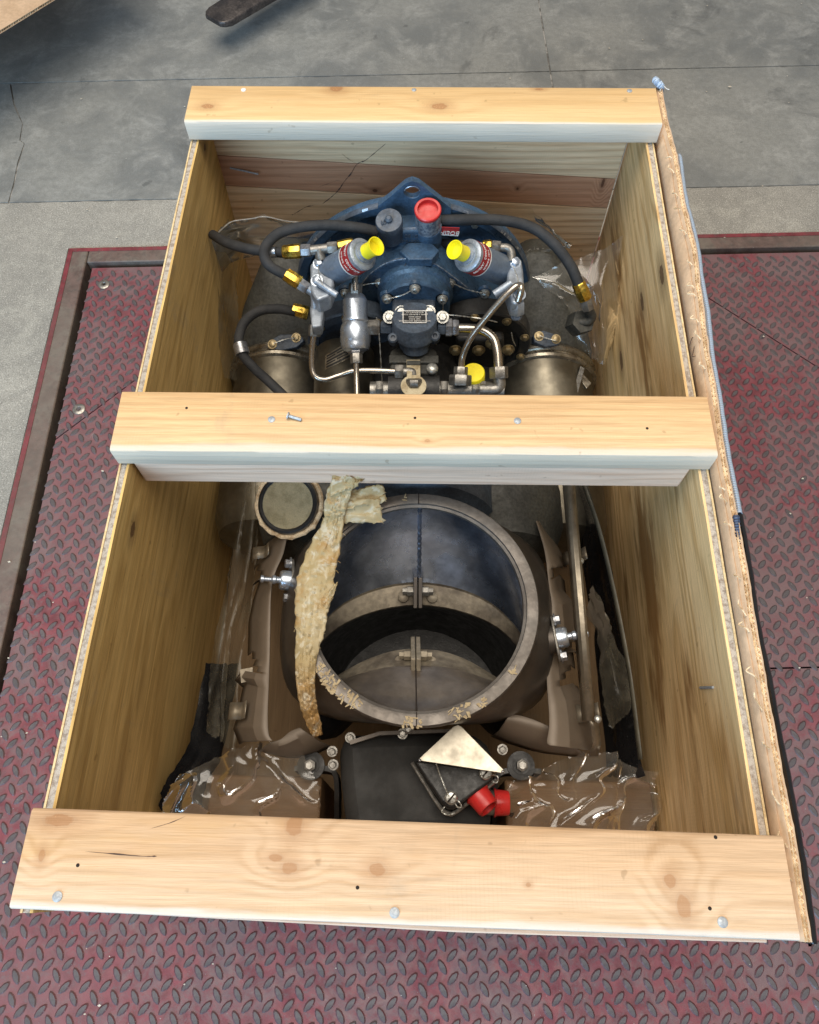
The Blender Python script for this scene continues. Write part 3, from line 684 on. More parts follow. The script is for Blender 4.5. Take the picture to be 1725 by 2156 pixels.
# lifting eye
g = G(); oy = .458
outl = [TY(x, y, oy) for x, y in ((796, 432), (820, 416), (845, 394), (856, 385), (868, 381.5), (881, 385), (892, 393), (917, 413), (950, 430), (950, 470), (796, 470))]
hole = [TY(868 + 17 * math.cos(t), 404 + 12.5 * math.sin(t), oy) for t in [2 * math.pi * k / 24 for k in range(24)]]
def plate_hole(g, outer, inner, vec):
    vec = Vector(vec); n, m = len(outer), len(inner); c = sum(inner, Vector()) / m
    # outer polygon resampled by angle so that it pairs with the hole
    def atang(p): return math.atan2(p.z - c.z, p.x - c.x)
    def hit(t):
        d = Vector((math.cos(t), 0, math.sin(t))); best = None
        for i in range(n):
            a, b = outer[i] - c, outer[(i + 1) % n] - c
            den = d.x * (b.z - a.z) - d.z * (b.x - a.x)
            if abs(den) < 1e-9: continue
            s_ = (a.x * (b.z - a.z) - a.z * (b.x - a.x)) / den
            u = (a.x * d.z - a.z * d.x) / den
            if s_ > 0 and -1e-6 <= u <= 1 + 1e-6: best = s_ if best is None else max(best, s_)
        return c + d * (best or .02)
    out2 = [hit(atang(p)) for p in inner]
    for i, p in enumerate(out2): p.y = inner[i].y
    g.loft([out2, inner, [p + vec for p in inner], [p + vec for p in out2], out2]); return g
plate_hole(g, outl, hole, (0, .012, 0)); P(g, 'lifting_eye', M['blue'], bevel=.0015)
g = G(); g.tube([p + Vector((0, -.0006, 0)) for p in hole[13:24]], .0008, 6); P(g, 'worn_edge', M['chip'])
# arched accessory case in front of the disc
FY = .392
arch = [(870, 545), (835, 547), (805, 558), (778, 578), (757, 604), (733, 634), (712, 650), (690, 660), (690, 720), (1062, 720), (1062, 655), (1040, 643), (1015, 632), (985, 606), (945, 575), (912, 554)]
apts = [TY(x, y, FY) for x, y in arch]
g = G(); g.prism(apts, (0, .085, 0)); case = P(g, 'accessory_case', M['blue'], bevel=.004, seg=3)
g = G(); g.tube(spline([p + Vector((0, -.0005, .0005)) for p in (apts[4], apts[3], apts[2], apts[1], apts[0], apts[15], apts[14], apts[13])], 6), .0009, 6); P(g, 'worn_edge', M['chip'], case)
ht = TY(884, 531, .41).z
c0 = T(884, 531, apts[0].z + .003); g = G(); g.prism([Vector((c0.x + dx, c0.y + dy, c0.z - .0135)) for dx, dy in ((-.033, 0), (-.02, .018), (.018, .020), (.032, .002), (.02, -.018), (-.018, -.018))], (0, 0, .0165)); P(g, 'hexagonal_boss', M['blue'], case, bevel=.0015)
# ribs on the case face
for (x0, y0, x1, y1) in ((985, 640, 1045, 652), (700, 665, 790, 640), (960, 700, 1050, 690)):
    g = G(); g.box((TY(x0, y0, FY) + TY(x1, y1, FY)) / 2 + Vector((0, -.002, 0)), (abs(TY(x1, y1, FY).x - TY(x0, y0, FY).x), .012, .006)); P(g, 'rib', M['blue'], case, bevel=.002)
# round hub with cast number
hy = .352; ht = TY(874, 597, hy); HR = .060; HC = Vector((ht.x, hy, ht.z - HR))
g = G(); g.lathe(HC + Vector((0, .05, 0)), (0, -1, 0), [(HR + .005, 0), (HR + .005, .022), (HR, .026), (HR, .047), (HR - .003, .05)], 48); hub = P(g, 'hub_cover', M['blue'])
def cyl_wrap(center, r, ang, yoff, size_flip=1):
    def f(x, y, z):
        a = ang - x * size_flip / r
        return center + Vector((math.cos(a) * (r + z), yoff + y, math.sin(a) * (r + z)))
    return f
text('7-3353-3', .0105, HC, (1, 0, 0), (0, 1, 0), M['blue_grey'], hub, 'cast_number', .0008, cyl_wrap(HC, HR + .0058, math.pi / 2, .037))
bolt_px = [(800, 594, FY), (727, 615, FY), (948, 594, FY), (1021, 616, FY), (874, 606, hy), (932, 628, hy), (815, 627, hy)]
for (x, y, yy) in bolt_px:
    p = TY(x, y, yy); g = G(); g.lathe(p + Vector((0, .006, 0)), (0, -1, 0), [(.0125, 0), (.0118, .006)], 20); P(g, 'bolt_boss', M['blue'], case)
    g = G(); g.lathe(p, (0, -1, 0), [(.0092, 0), (.0092, .002), (.0072, .0022), (.0072, .007), (.005, .009), (.0035, .009), (.003, .005)], 12); P(g, 'bolt', M['bolt_lt'], case)
def swire(pts, yy=None, parent=eng, r=.0009):
    pts = [Vector(p) for p in pts]; g = G(); sp = spline(pts, 10); n = len(sp)
    for ph in (0, math.pi):
        tw = []
        for i, p in enumerate(sp):
            d = (sp[min(i + 1, n - 1)] - sp[max(i - 1, 0)]).normalized(); u, v, _ = basis(d)
            a = i * 1.25 + ph; tw.append(p + (u * math.cos(a) + v * math.sin(a)) * r * .7)
        g.tube(tw, r * .62, 5)
    P(g, 'safety_wire', M['wire'], parent)
W = lambda *l: [TY(x, y, yy) for x, y, yy in l]
swire(W((800, 594, FY - .008), (765, 600, FY - .006), (727, 613, FY - .008)))
swire(W((948, 594, FY - .008), (985, 610, FY - .006), (1021, 618, FY - .008)))
swire(W((874, 606, hy - .008), (850, 620, hy - .006), (818, 629, hy - .008)))
swire(W((932, 628, hy - .008), (933, 645, hy - .01), (931, 665, hy - .012)))
swire([T(793, 668, .47), T(797, 690, .472), T(801, 740, .44), T(805, 812, .385)])

# oil filler housing: chained cap on the left, red capped neck on the right
fy = .425
fb = [(792, 494), (800, 488), (868, 484), (922, 482), (926, 492), (922, 520), (905, 528), (835, 522), (805, 505)]
g = G(); g.prism([TY(x, y, fy) for x, y in fb], (0, .05, 0)); filler = P(g, 'filler_housing', M['blue'], bevel=.006, seg=3)
d = Vector((-.05, -.25, 1)).normalized(); A = T(819, 463, .588) - d * .029; g = G()
g.lathe(A, d, [(.0195, -.02), (.0205, .015), (.0218, .016), (.022, .026), (.0205, .029), (.0, .029)], 32, True, False); fcap = P(g, 'filler_cap', M['blue_grey'], filler)
top = A + d * .029
g = G(); g.lathe(top, d, [(.006, 0), (.006, .004), (.003, .007)], 14); P(g, 'stud', M['blue_grey'], fcap)
g = G()
for k in range(7):
    c = top + d * .003 + (T(797, 478, .58) - top) * (k / 6.0) + Vector((0, 0, -.003 * (k > 4)))
    u, v, _ = basis(d); rr = .0042
    t0 = k * 1.4
    g.tube([c + (u * math.cos(a + t0) * rr + (v * math.cos(t0 * 2) + d * math.sin(t0 * 2) * .5) * math.sin(a) * rr * .7) for a in [2 * math.pi * q / 10 for q in range(11)]], .0009, 5)
P(g, 'chain', M['blue_grey'], fcap)
d = Vector((-.03, -.22, 1)).normalized(); N0 = T(901, 440, .602) - d * .036
g = G(); g.lathe(N0, d, [(.023, -.05), (.0225, -.012), (.0215, -.01)], 32); P(g, 'neck_base', M['blue'], filler)
g = G(); g.lathe(N0, d, [(.0205, -.011), (.0205, .028), (.020, .03), (.018, .03)], 32, True, False); P(g, 'filler_neck', M['chip'], filler)
g = G(); g.lathe(N0, d, [(.0208, .0292), (.0214, .035), (.0200, .0365), (.0165, .0365), (.0155, -.006), (.0, -.006)], 32, True, False); P(g, 'thread_plug', M['red'], filler)
text('0180', .011, TY(866, 497, fy - .0008), (-1, 0, .02), (0, 0, -1), M['blue_grey'], filler, 'cast_number', .0007)
text('7-00870-0', .009, TY(868, 508, fy - .0008), (-1, 0, .02), (0, 0, -1), M['blue_grey'], filler, 'cast_number', .0007)
# enamel maker's tag, hung upside down behind the neck
tg = [TY(x, y, .436) for x, y in ((925, 478), (968, 480), (965, 497), (922, 494))]
g = G(); g.prism(tg, (0, .0012, 0)); tagp = P(g, 'maker_tag', M['label_red'])
g = G(); g.prism([p + Vector((0, -.0004, 0)) for p in (tg[3].lerp(tg[0], .0), tg[2].lerp(tg[1], .0), tg[2].lerp(tg[1], .09), tg[3].lerp(tg[0], .09))], (0, .0003, 0)); P(g, 'white_border', M['white'], tagp)
text('BOEING', .0115, (tg[0] + tg[1] + tg[2] + tg[3]) / 4 + Vector((-.003, -.0012, -.0015)), tg[0] - tg[1], tg[3] - tg[0], M['white'], tagp, 'lettering', .0003)

# two solenoid cylinders with red label bands and yellow caps
def solenoid(base, head, side):
    base, head = Vector(base), Vector(head); d = (head - base).normalized(); L = (head - base).length; r = .0245
    g = G(); g.lathe(base, d, [(.016, -.016), (.020, -.006), (r * .9, 0), (r, .006), (r, L - .030)], 36); s_ = P(g, 'solenoid', M['slate'])
    g = G(); g.lathe(base, d, [(r + .0008, L - .0296), (r + .0008, L - .008)], 36); lb = P(g, 'label_band', M['label_red'], s_)
    g = G(); g.lathe(base, d, [(r - .0005, L - .0302), (r + .0013, L - .030), (r + .0013, L - .0275)], 36, True, False); P(g, 'white_stripe', M['white'], s_)
    g = G(); g.lathe(base, d, [(r + .0004, L - .0078), (r + .0006, L - .001), (r - .003, L + .0015), (r - .006, L + .0015), (r - .0065, L + .0005), (.014, L + .0005), (.0138, L + .003), (.0105, L + .0036), (.0105, L + .010), (.011, L + .0105)], 36); P(g, 'end_cap', M['alu'], s_)
    g = G(); g.lathe(base, d, [(.0112, L + .008), (.0122, L + .009), (.0118, L + .022), (.0142, L + .031), (.0146, L + .034), (.0132, L + .034), (.0105, L + .024), (.0, L + .022)], 28, True, False); P(g, 'dust_cap', M['yellow'], s_)
    u, v, _ = basis(d)
    # lettering wrapped round the band on the side that faces up
    up = Vector((0, -.6, .8)); up = (up - d * up.dot(d)).normalized(); sd = d.cross(up)
    def wr(off, flip):
        def f(x, y, z):
            a = x * flip / r
            return base + d * (L + off - y * flip) + (up * math.cos(a) + sd * math.sin(a)) * (r + .0010 + z)
        return f
    text('GENERAL  CONTROLS', .0058, (0, 0, 0), (1, 0, 0), (0, 1, 0), M['white'], lb, 'lettering', .0003, wr(-.0135, side))
    text('SOLENOID  VALVE', .0038, (0, 0, 0), (1, 0, 0), (0, 1, 0), M['white'], lb, 'lettering', .0003, wr(-.0225, side))
    return s_, d
sl, dl_ = solenoid(T(682, 582, .505), T(765, 534, .585), 1)
sr, dr_ = solenoid(T(1067, 573, .505), T(984, 537, .585), 1)
def casting(px, z, dpt, mat, name, parent=eng, bev=.004):
    g = G(); g.prism([T(x, y, z) for x, y in px], (0, .0, -dpt)); return P(g, name, mat, parent, bevel=bev, seg=3)
vb = casting(((653, 556), (664, 546), (682, 545), (697, 560), (704, 596), (694, 622), (668, 632), (654, 612)), .535, .035, M['alu'], 'valve_body')
g = G(); g.cyl(T(667, 593, .545), T(709, 621, .535), .0055, seg=14); P(g, 'drain_stub', M['alu'], vb)
for (x, y) in ((672, 555), (668, 591)):
    g = G(); g.bolt(T(x, y, .5365), (-.2, -.3, 1), .007); P(g, 'bolt', M['alu_bright'], vb)
vb2 = casting(((1072, 552), (1084, 540), (1099, 545), (1103, 575), (1104, 612), (1090, 640), (1078, 636), (1066, 600)), .535, .035, M['alu'], 'valve_body')
g = G(); g.cyl(T(1077, 595, .545), T(1041, 620, .532), .0058, .0066, seg=14); P(g, 'drain_stub', M['alu'], vb2)
for (x, y) in ((1084, 553), (1094, 620)):
    g = G(); g.bolt(T(x, y, .5365), (.2, -.3, 1), .007); P(g, 'bolt', M['alu_bright'], vb2)
swire([T(1081, 560, .548), T(1090, 585, .55), T(1093, 610, .545)])
swire([T(671, 560, .548), T(673, 580, .556), T(680, 600, .552)])
g = G(); g.hexp(T(1089, 634, .525), T(1089, 660, .505), .0125); P(g, 'port_nut', M['alu'], vb2)
g = G(); g.lathe(T(1088, 658, .505), T(1088, 672, .498) - T(1088, 658, .505), [(.009, 0), (.009, .008), (.006, .012)], 6); P(g, 'port_plug', M['slate'], vb2)

# hoses with brass ferrules
def nutp(a, b, r, mat='steel_lt', name='union_nut', parent=eng):
    g = G(); g.hexp(a, b, r * .84); return P(g, name, M[mat], parent)
def hose(name_pts, r, end0=None, end1=None):
    pts = [T(*p) for p in name_pts]; g = G(); g.tube(spline(pts, 12), r, 16); h = P(g, 'hose', M['hose']); return h
def ferrule(a, b, r, parent):
    a, b = Vector(a), Vector(b); L = (b - a).length; r *= .82
    g = G(); g.lathe(a, b - a, [(r * .92, 0), (r * 1.02, .002), (r * 1.02, L * .3), (r * 1.07, L * .34), (r * 1.07, L - .002), (r * .95, L)], 8); return P(g, 'brass_ferrule', M['brass'], parent)
HRD = .0084
h1 = hose([(797, 489, .55), (760, 480, .555), (700, 474, .56), (640, 477, .562), (590, 490, .562), (562, 515, .56), (557, 540, .558), (570, 561, .552), (604, 580, .54)], HRD)
ferrule(T(601, 577, .541), T(632, 597, .53), .0132, h1)
nutp(T(630, 596, .531), T(648, 608, .524), .0125, 'steel_lt', 'union_nut', h1)
g = G(); g.tube(spline([T(646, 606, .525), T(659, 615, .52), T(664, 625, .515), T(664, 650, .500)], 6), .0075, 12); P(g, 'elbow', M['alu'], h1)
g = G(); g.prism([T(x, y, .505) for x, y in ((652, 645), (660, 638), (676, 640), (681, 655), (677, 686), (656, 688))], (0, 0, -.024)); P(g, 'tee_block', M['alu'], vb, bevel=.003)
nutp(T(664, 684, .487), T(662, 708, .475), .0125, 'steel', 'union_nut')
h2 = hose([(448, 494, .50), (480, 512, .52), (530, 525, .535), (598, 532, .545)], HRD)
ferrule(T(596, 531, .5455), T(634, 528, .549), .0132, h2)
nutp(T(634, 528, .549), T(655, 527, .55), .0125, 'steel_lt', 'union_nut', h2)
g = G(); g.cyl(T(655, 527, .55), T(690, 523, .552), .008, seg=14); g.cyl(T(673, 525, .551), T(676, 548, .54), .0085, seg=14); P(g, 'tee_fitting', M['steel'], h2)
nutp(T(690, 523, .552), T(711, 521, .553), .012, 'steel', 'union_nut', h2)
ferrule(T(711, 520, .553), T(745, 514, .553), .012, h2)
g = G(); g.cyl(T(570, 532, .546), T(581, 531, .547), HRD * 1.02, seg=16); P(g, 'silver_band', M['alu_bright'], h2)
h3 = hose([(622, 656, .44), (585, 650, .445), (545, 655, .445), (515, 678, .44), (503, 712, .43), (508, 742, .42), (535, 775, .40), (565, 802, .38), (610, 845, .36)], HRD)
ferrule(T(616, 651, .441), T(650, 660, .436), .0135, h3)
g = G(); g.cyl(T(505, 724, .424), T(511, 746, .418), .0125, seg=16); P(g, 'clamp_sleeve', M['steel_lt'], h3)
h4 = hose([(922, 464, .555), (970, 463, .56), (1030, 462, .56), (1085, 468, .557), (1130, 484, .55), (1170, 517, .54), (1202, 560, .525), (1220, 601, .505)], HRD * 1.05)
ferrule(T(1218, 596, .507), T(1233, 631, .485), .0135, h4)
nutp(T(1233, 630, .485), T(1239, 652, .47), .0125, 'steel', 'union_nut', h4)
g = G(); g.tube(spline([T(1238, 650, .47), T(1246, 664, .455), T(1240, 676, .445), T(1222, 678, .44)], 6), .008, 12); P(g, 'elbow', M['olive'], h4)
nutp(T(1230, 676, .445), T(1212, 684, .41), .026, 'olive', 'hexagonal_plug')
# right solenoid feed
h5 = hose([(925, 512, .50), (960, 514, .52), (1000, 520, .545), (1022, 519, .548)], .0078)
ferrule(T(1016, 519, .548), T(1036, 519, .549), .0125, h5)
nutp(T(1036, 519, .549), T(1054, 521, .549), .0122, 'steel', 'union_nut', h5)
g = G(); g.tube(spline([T(1053, 521, .549), T(1068, 522, .549), T(1076, 530, .546), T(1078, 550, .538)], 6), .007, 12); P(g, 'elbow', M['steel'], h5)

# hard lines
def line(pts, r, mat='tube', name='steel_tube', sub=10):
    g = G(); g.tube(spline([T(*p) for p in pts], sub), r * .70, 14); return P(g, name, M[mat])
line([(661, 706, .475), (658, 735, .458), (657, 770, .44), (664, 792, .43), (685, 799, .425), (715, 790, .425), (745, 781, .43), (790, 780, .43), (832, 782, .43)], .0072)
line([(748, 568, .525), (748, 590, .515), (749, 612, .505)], .0078)
line([(750, 755, .445), (751, 790, .43), (752, 835, .415)], .0072)
line([(1091, 634, .535), (1097, 612, .548), (1095, 601, .552), (1082, 606, .552), (1050, 638, .535), (1015, 680, .51), (988, 718, .485), (974, 752, .46), (971, 780, .445)], .0076)
line([(962, 691, .465), (985, 691, .465), (1015, 695, .462), (1038, 712, .455), (1047, 740, .445), (1050, 778, .43)], .0112)
# inline filter
fa, fb_ = T(748, 612, .495), T(749, 742, .445); d = fb_ - fa; L = d.length
g = G(); g.lathe(fa, d, [(.010, L * .02), (.016, L * .08), (.0195, L * .14), (.0205, L * .16), (.0205, L * .44), (.0225, L * .47), (.0225, L * .50), (.0210, L * .52), (.0240, L * .58), (.0255, L * .64), (.0255, L * .82), (.0240, L * .86), (.0245, L * .88), (.022, L * .95), (.012, L)], 36); flt = P(g, 'inline_filter', M['alu_bright'])
nutp(T(749, 596, .508), T(748, 622, .494), .0135, 'steel', 'union_nut', flt)
nutp(T(749, 730, .452), T(750, 745, .447), .0155, 'steel_lt', 'union_nut', flt); nutp(T(750, 742, .449), T(751, 765, .44), .0125, 'steel', 'union_nut', flt)

# fuel pump stack in the middle
pf = casting(((826, 628), (838, 624), (905, 624), (917, 629), (917, 664), (826, 664)), .478, .06, M['blue_grey'], 'pump_flange')
for (x, y) in ((845, 657), (904, 656), (820, 668), (932, 668)):
    g = G(); g.bolt(T(x, y, .485), (0, -.5, .8), .0072, .010); P(g, 'bolt', M['bolt_lt'], pf)
pc = T(873, 668, .495); d = Vector((0, .12, .99)).normalized()
g = G(); g.lathe(pc, d, [(.026, -.06), (.030, -.040), (.033, -.034), (.038, -.031), (.038, -.022), (.0365, -.020), (.0365, -.003), (.035, 0)], 44); pump = P(g, 'fuel_pump', M['blue_grey'])
npl = [(849, 655), (897, 655), (898, 680), (849, 680)]
def on_plane(px, py, o, n):
    r_ = ray(px, py); return CAM_C + r_ * ((o - CAM_C).dot(n) / r_.dot(n))
q = [on_plane(x, y, pc + d * .0012, d) for x, y in npl]
g = G(); g.prism(q, d * .0008); npo = P(g, 'data_plate', M['ink'], pump)
for a, b in ((0, 1), (1, 2), (2, 3), (3, 0)):
    g = G(); g.tube([q[a] + d * .001, q[b] + d * .001], .0010, 4); P(g, 'plate_border', M['white'], npo)
xd = (q[0] - q[1]); yd = (q[3] - q[0]); qc = sum(q, Vector()) / 4
for s_, k, sz in (('WOODWARD GOVERNOR', -.36, .0042), ('NO 41065', -.2, .0042), ('PUMP SERIES', -.02, .0036), ('JOHN S BARNES CORP', .18, .0042), ('ROCKFORD ILL', .36, .0042)):
    text(s_, sz, qc - yd * k * -1.0 * -1 + d * .0012, xd, -yd * -1, M['white'], npo, 'lettering', .0002)
for (x, y) in ((848, 700), (892, 699), (828, 713), (916, 709)):
    g = G(); p = T(x, y, .470); g.lathe(p, (0, -.45, .9), [(.0085, -.02), (.0085, .008), (.006, .010), (.004, .010), (.004, .006)], 12); P(g, 'cap_screw', M['blue_grey'], pump)
g = G(); g.lathe(T(874, 695, .47), T(875, 734, .44) - T(874, 695, .47), [(.026, 0), (.0225, .008), (.0225, .034), (.0215, .037), (.020, .037), (.019, .030)], 28); P(g, 'pump_neck', M['blue_grey'], pump)
lb = casting(((822, 738), (838, 729), (906, 729), (920, 738), (921, 786), (822, 786)), .43, .06, M['olive'], 'regulator_block')
g = G(); g.box((T(822, 757, .4335) + T(921, 757, .4335)) / 2, (T(921, 757, .43).x - T(822, 757, .43).x + .004, .016, .006)); P(g, 'flange_lip', M['olive'], lb, bevel=.002)
g = G(); g.sphere(T(910, 776, .432), .0105, (1, 1, .7)); P(g, 'round_head_screw', M['bolt_lt'], lb)
cs = casting(((856, 757), (885, 757), (886, 826), (858, 826)), .4375, .0015, M['cream'], 'bracket_strip', bev=.0004)
g = G(); g.lathe(T(871, 813, .439), (0, 0, 1), [(.021, 0), (.021, .0016)], 24); P(g, 'washer_end', M['cream'], cs)
g = G(); g.box(T(871, 764, .4385), (.022, .008, .002)); P(g, 'slot', M['olive'], cs)
# ports left and right of the pump
for (x0, x1, r, m) in ((775, 800, .0165, 'steel'), (802, 824, .0135, 'blue_grey'), (922, 938, .0155, 'blue_grey'), (938, 952, .019, 'steel_lt'), (952, 966, .0165, 'steel_lt')):
    nutp(T(x0, 690, .465), T(x1, 690, .465), r, m, 'port_fitting', pump)
# lower cross fittings just behind the middle board
nutp(T(832, 782, .43), T(850, 783, .43), .0148, 'steel'); 
g = G(); g.tube(spline([T(848, 783, .43), T(864, 783, .43), T(872, 788, .43), T(872, 806, .43)], 6), .0085, 14); P(g, 'elbow', M['steel'])
nutp(T(872, 798, .445), T(872, 812, .437), .0155, 'steel')
nutp(T(971, 772, .449), T(970, 792, .44), .0138, 'steel'); nutp(T(970, 789, .44), T(969, 812, .43), .022, 'steel', 'hexagonal_adapter')
nutp(T(1050, 772, .431), T(1051, 797, .42), .0188, 'steel')
g = G(); g.tube(spline([T(1051, 795, .42), T(1052, 812, .412), T(1042, 820, .408), T(1010, 820, .408)], 6), .0105, 14); P(g, 'elbow', M['steel'])
g = G(); g.cyl(T(780, 822, .40), T(1060, 822, .40), .0155, seg=18); P(g, 'fuel_manifold', M['steel'])
g = G(); g.cyl(T(818, 820, .406), T(925, 820, .406), .024, seg=18); P(g, 'manifold_sleeve', M['black'])
for x in (800, 935, 1000, 1015): nutp(T(x - 8, 821, .402), T(x + 8, 821, .402), .0195, 'steel', 'union_nut')
g = G(); g.lathe(T(997, 800, .40), T(997, 783, .425) - T(997, 800, .40), [(.0195, 0), (.0195, .022), (.018, .024)], 24); P(g, 'port_cap', M['yellow'])

# flanged pads left and right below the gearcase
for (x, y, r, m) in ((1010, 735, .092, 'black'), (752, 735, .090, 'blue_grey')):
    c = TY(x, y, .345); g = G(); g.lathe(c + Vector((0, .04, 0)), (0, -1, 0), [(r, 0), (r, .030), (r - .003, .033), (r - .02, .033), (r - .022, .028), (r * .4, .028)], 44); pad = P(g, 'drive_pad', M[m])
    for k in range(9):
        a = R(20 + 40 * k); p = c + Vector((math.cos(a) * (r - .009), .006, math.sin(a) * (r - .009))); g = G(); g.bolt(p, (0, -1, 0), .0058); P(g, 'bolt', M['bolt_tan'], pad)
g = G(); g.prism([TY(x, y, .322) for x, y in ((960, 714), (1062, 714), (1062, 800), (960, 800))], (0, .02, 0)); sq = P(g, 'square_flange', M['black'], bevel=.006)
for (x, y) in ((959, 736), (1008, 736), (1036, 722), (1070, 735)):
    g = G(); g.bolt(TY(x, y, .319), (0, -1, .1), .008, .009); P(g, 'bolt', M['bolt_tan'], sq)
g = G(); g.cyl(TY(1010, 790, .33), TY(1010, 790, .33) + Vector((0, -.05, 0)), .04, seg=26); P(g, 'blanked_shaft', M['black'], sq)
swire(W((993, 668, .318), (960, 664, .316), (930, 662, .318))); swire(W((993, 668, .318), (1020, 672, .316), (1047, 678, .318))); swire(W((1077, 700, .318), (1080, 715, .316), (1086, 728, .318)))
# starter drum with its printed plate
sa = Vector((TY(722, 760, .30).x, .335, .355)); g = G(); g.lathe(sa, (0.02, -1, -.12), [(.050, 0), (.053, .004), (.053, .15), (.056, .152), (.056, .17), (.05, .175)], 40); drum = P(g, 'starter_motor', M['can'])
def drum_pt(px, py, off=.0535):
    r_ = ray(px, py); ax = Vector((.02, -1, -.12)).normalized(); best = None
    lo, hi = .3, 2.5
    w0 = CAM_C - sa
    a_ = r_ - ax * r_.dot(ax); b_ = w0 - ax * w0.dot(ax)
    A_, B_, C_ = a_.dot(a_), 2 * a_.dot(b_), b_.dot(b_) - off * off
    disc = max(B_ * B_ - 4 * A_ * C_, 0); return CAM_C + r_ * ((-B_ - math.sqrt(disc)) / (2 * A_))
def drum_quad(c, off, nu=8, nv=4):
    (a, b, c_, d_) = c
    def fn(i, j):
        x = (a[0] * (1 - i) + b[0] * i) * (1 - j) + (d_[0] * (1 - i) + c_[0] * i) * j; y = (a[1] * (1 - i) + b[1] * i) * (1 - j) + (d_[1] * (1 - i) + c_[1] * i) * j
        return drum_pt(x, y, off)
    g = G(); g.grid(fn, nu, nv); return g
pq = ((685, 748), (738, 716), (741, 752), (684, 779))
pl = P(drum_quad(pq, .0537), 'data_plate', M['band'], drum)
def lerp2(a, b, t): return (a[0] + (b[0] - a[0]) * t, a[1] + (b[1] - a[1]) * t)
for k in range(5):
    t0, t1 = .08 + .18 * k, .08 + .18 * k + (.12 if k % 2 == 0 else .09)
    L0_, L1_ = lerp2(pq[0], pq[3], t0), lerp2(pq[0], pq[3], t1); R0_, R1_ = lerp2(pq[1], pq[2], t0), lerp2(pq[1], pq[2], t1)
    for (s0, s1) in (((.06, .40), (.45, .94)) if k % 2 else ((.06, .94),)):
        P(drum_quad((lerp2(L0_, R0_, s0), lerp2(L0_, R0_, s1), lerp2(L1_, R1_, s1), lerp2(L1_, R1_, s0)), .0540), 'printed_bar', M['ink'], pl)

# combustors: cast elbow, clamp band, stainless can, cover with two bolts
for sx in (-1, 1):
    def cl(cx, y, cz, rx, rz, n=32): return [Vector((AX + sx * cx + rx * math.cos(2 * math.pi * k / n), y, cz + rz * math.sin(2 * math.pi * k / n))) for k in range(n)]
    g = G(); g.loft([cl(.226, .575, .37, .02, .02), cl(.228, .56, .372, .036, .036), cl(.234, .51, .36, .060, .062), cl(.242, .45, .308, .086, .086), cl(.250, .40, .256, .098, .092), cl(.253, .375, .232, .096, .092)], True, True)
    hs = P(g, 'combustor_elbow', M['olive'])
    g = G(); g.lathe((AX + sx * .253, .378, .228), (0, -1, 0), [(.099, 0), (.104, .003), (.1055, .008), (.103, .012), (.0995, .014), (.0995, .018), (.103, .020), (.1055, .024), (.104, .029), (.098, .032)], 56); P(g, 'clamp_band', M['band'])
    g = G(); g.lathe((AX + sx * .253, .36, .228), (0, -1, 0), [(.0985, 0), (.0985, .02), (.0955, .025), (.0955, .31), (.085, .34), (.05, .355)], 56); P(g, 'combustor_can', M['can'])
    cp = [(1123, 707), (1134, 697), (1146, 696), (1176, 706), (1184, 716), (1176, 726), (1150, 731), (1125, 720)] if sx > 0 else [(561, 724), (570, 716), (590, 704), (620, 703), (637, 710), (640, 718), (625, 731), (592, 738), (566, 732)]
    pn = Vector((sx * .1, -.42, .9)).normalized(); po = TY(1150 if sx > 0 else 600, 714, .378) + pn * .008
    q = [on_plane(x, y, po, pn) for x, y in cp]
    g = G(); g.prism(q, pn * -.016); cvr = P(g, 'inspection_cover', M['blue_grey'], bevel=.0015)
    for (x, y) in (((1135, 708), (1171, 714)) if sx > 0 else ((574, 725), (624, 711))):
        g = G(); g.bolt(on_plane(x, y, po, pn), pn, .0062, .006); P(g, 'bolt', M['bolt_tan'], cvr)
    b2 = ((1137, 707), (1150, 712), (1172, 718)) if sx > 0 else ((576, 723), (600, 714), (622, 711))
    swire([on_plane(x, y, po + pn * .006, pn) for x, y in b2])
g = G(); g.prism([T(x, y, .31) for x, y in ((1222, 770), (1232, 775), (1214, 840), (1202, 838))], (0, 0, -.006)); P(g, 'clamp_strap', M['steel'], bevel=.001)
g = G(); g.prism([T(x, y, .30) for x, y in ((1196, 765), (1206, 762), (1246, 806), (1236, 818))], (0, 0, -.004)); P(g, 'band_tail', M['band'], bevel=.001)

# ------------------------------------------------------------------ exhaust duct with the round outlet
EC = Vector((.0092, -.182, .50)); NR = 72
def circ(r, z, c=EC, sy=1.0): return [Vector((c.x + r * math.cos(2 * math.pi * k / NR), c.y + r * sy * math.sin(2 * math.pi * k / NR), z)) for k in range(NR)]
def rrect(hx, hy, z, e=4.0, cy=EC.y, cx=EC.x):
    o = []
    for k in range(NR):
        t = 2 * math.pi * k / NR; c, s_ = math.cos(t), math.sin(t); rr = (abs(c) ** e + abs(s_) ** e) ** (-1 / e)
        o.append(Vector((cx + hx * c * rr, cy + hy * s_ * rr, z)))
    return o
def body(hx, yb, yf, z, e): return rrect(hx, (yb - yf) / 2, z, e, (yb + yf) / 2)
g = G(); g.loft([circ(.1515, .4955), circ(.1535, .478), body(.168, -.022, -.336, .458, 2.3), body(.186, -.016, -.330, .43, 2.7), body(.200, -.012, -.322, .39, 3.2), body(.207, -.012, -.312, .33, 3.6), body(.205, -.015, -.30, .26, 4), body(.17, -.03, -.28, .15, 4)], False, True); duct = P(g, 'exhaust_duct', M['duct'], angle=60)
g = G(); g.loft([circ(.1420, .4845), circ(.1420, .4935), circ(.1455, .4952), circ(.1462, .4985), circ(.1520, .5000), circ(.1605, .4992), circ(.1622, .4965), circ(.1622, .4905), circ(.160, .488), circ(.1420, .4845)]); ring = P(g, 'outlet_ring', M['ring'], angle=35)
g = G()
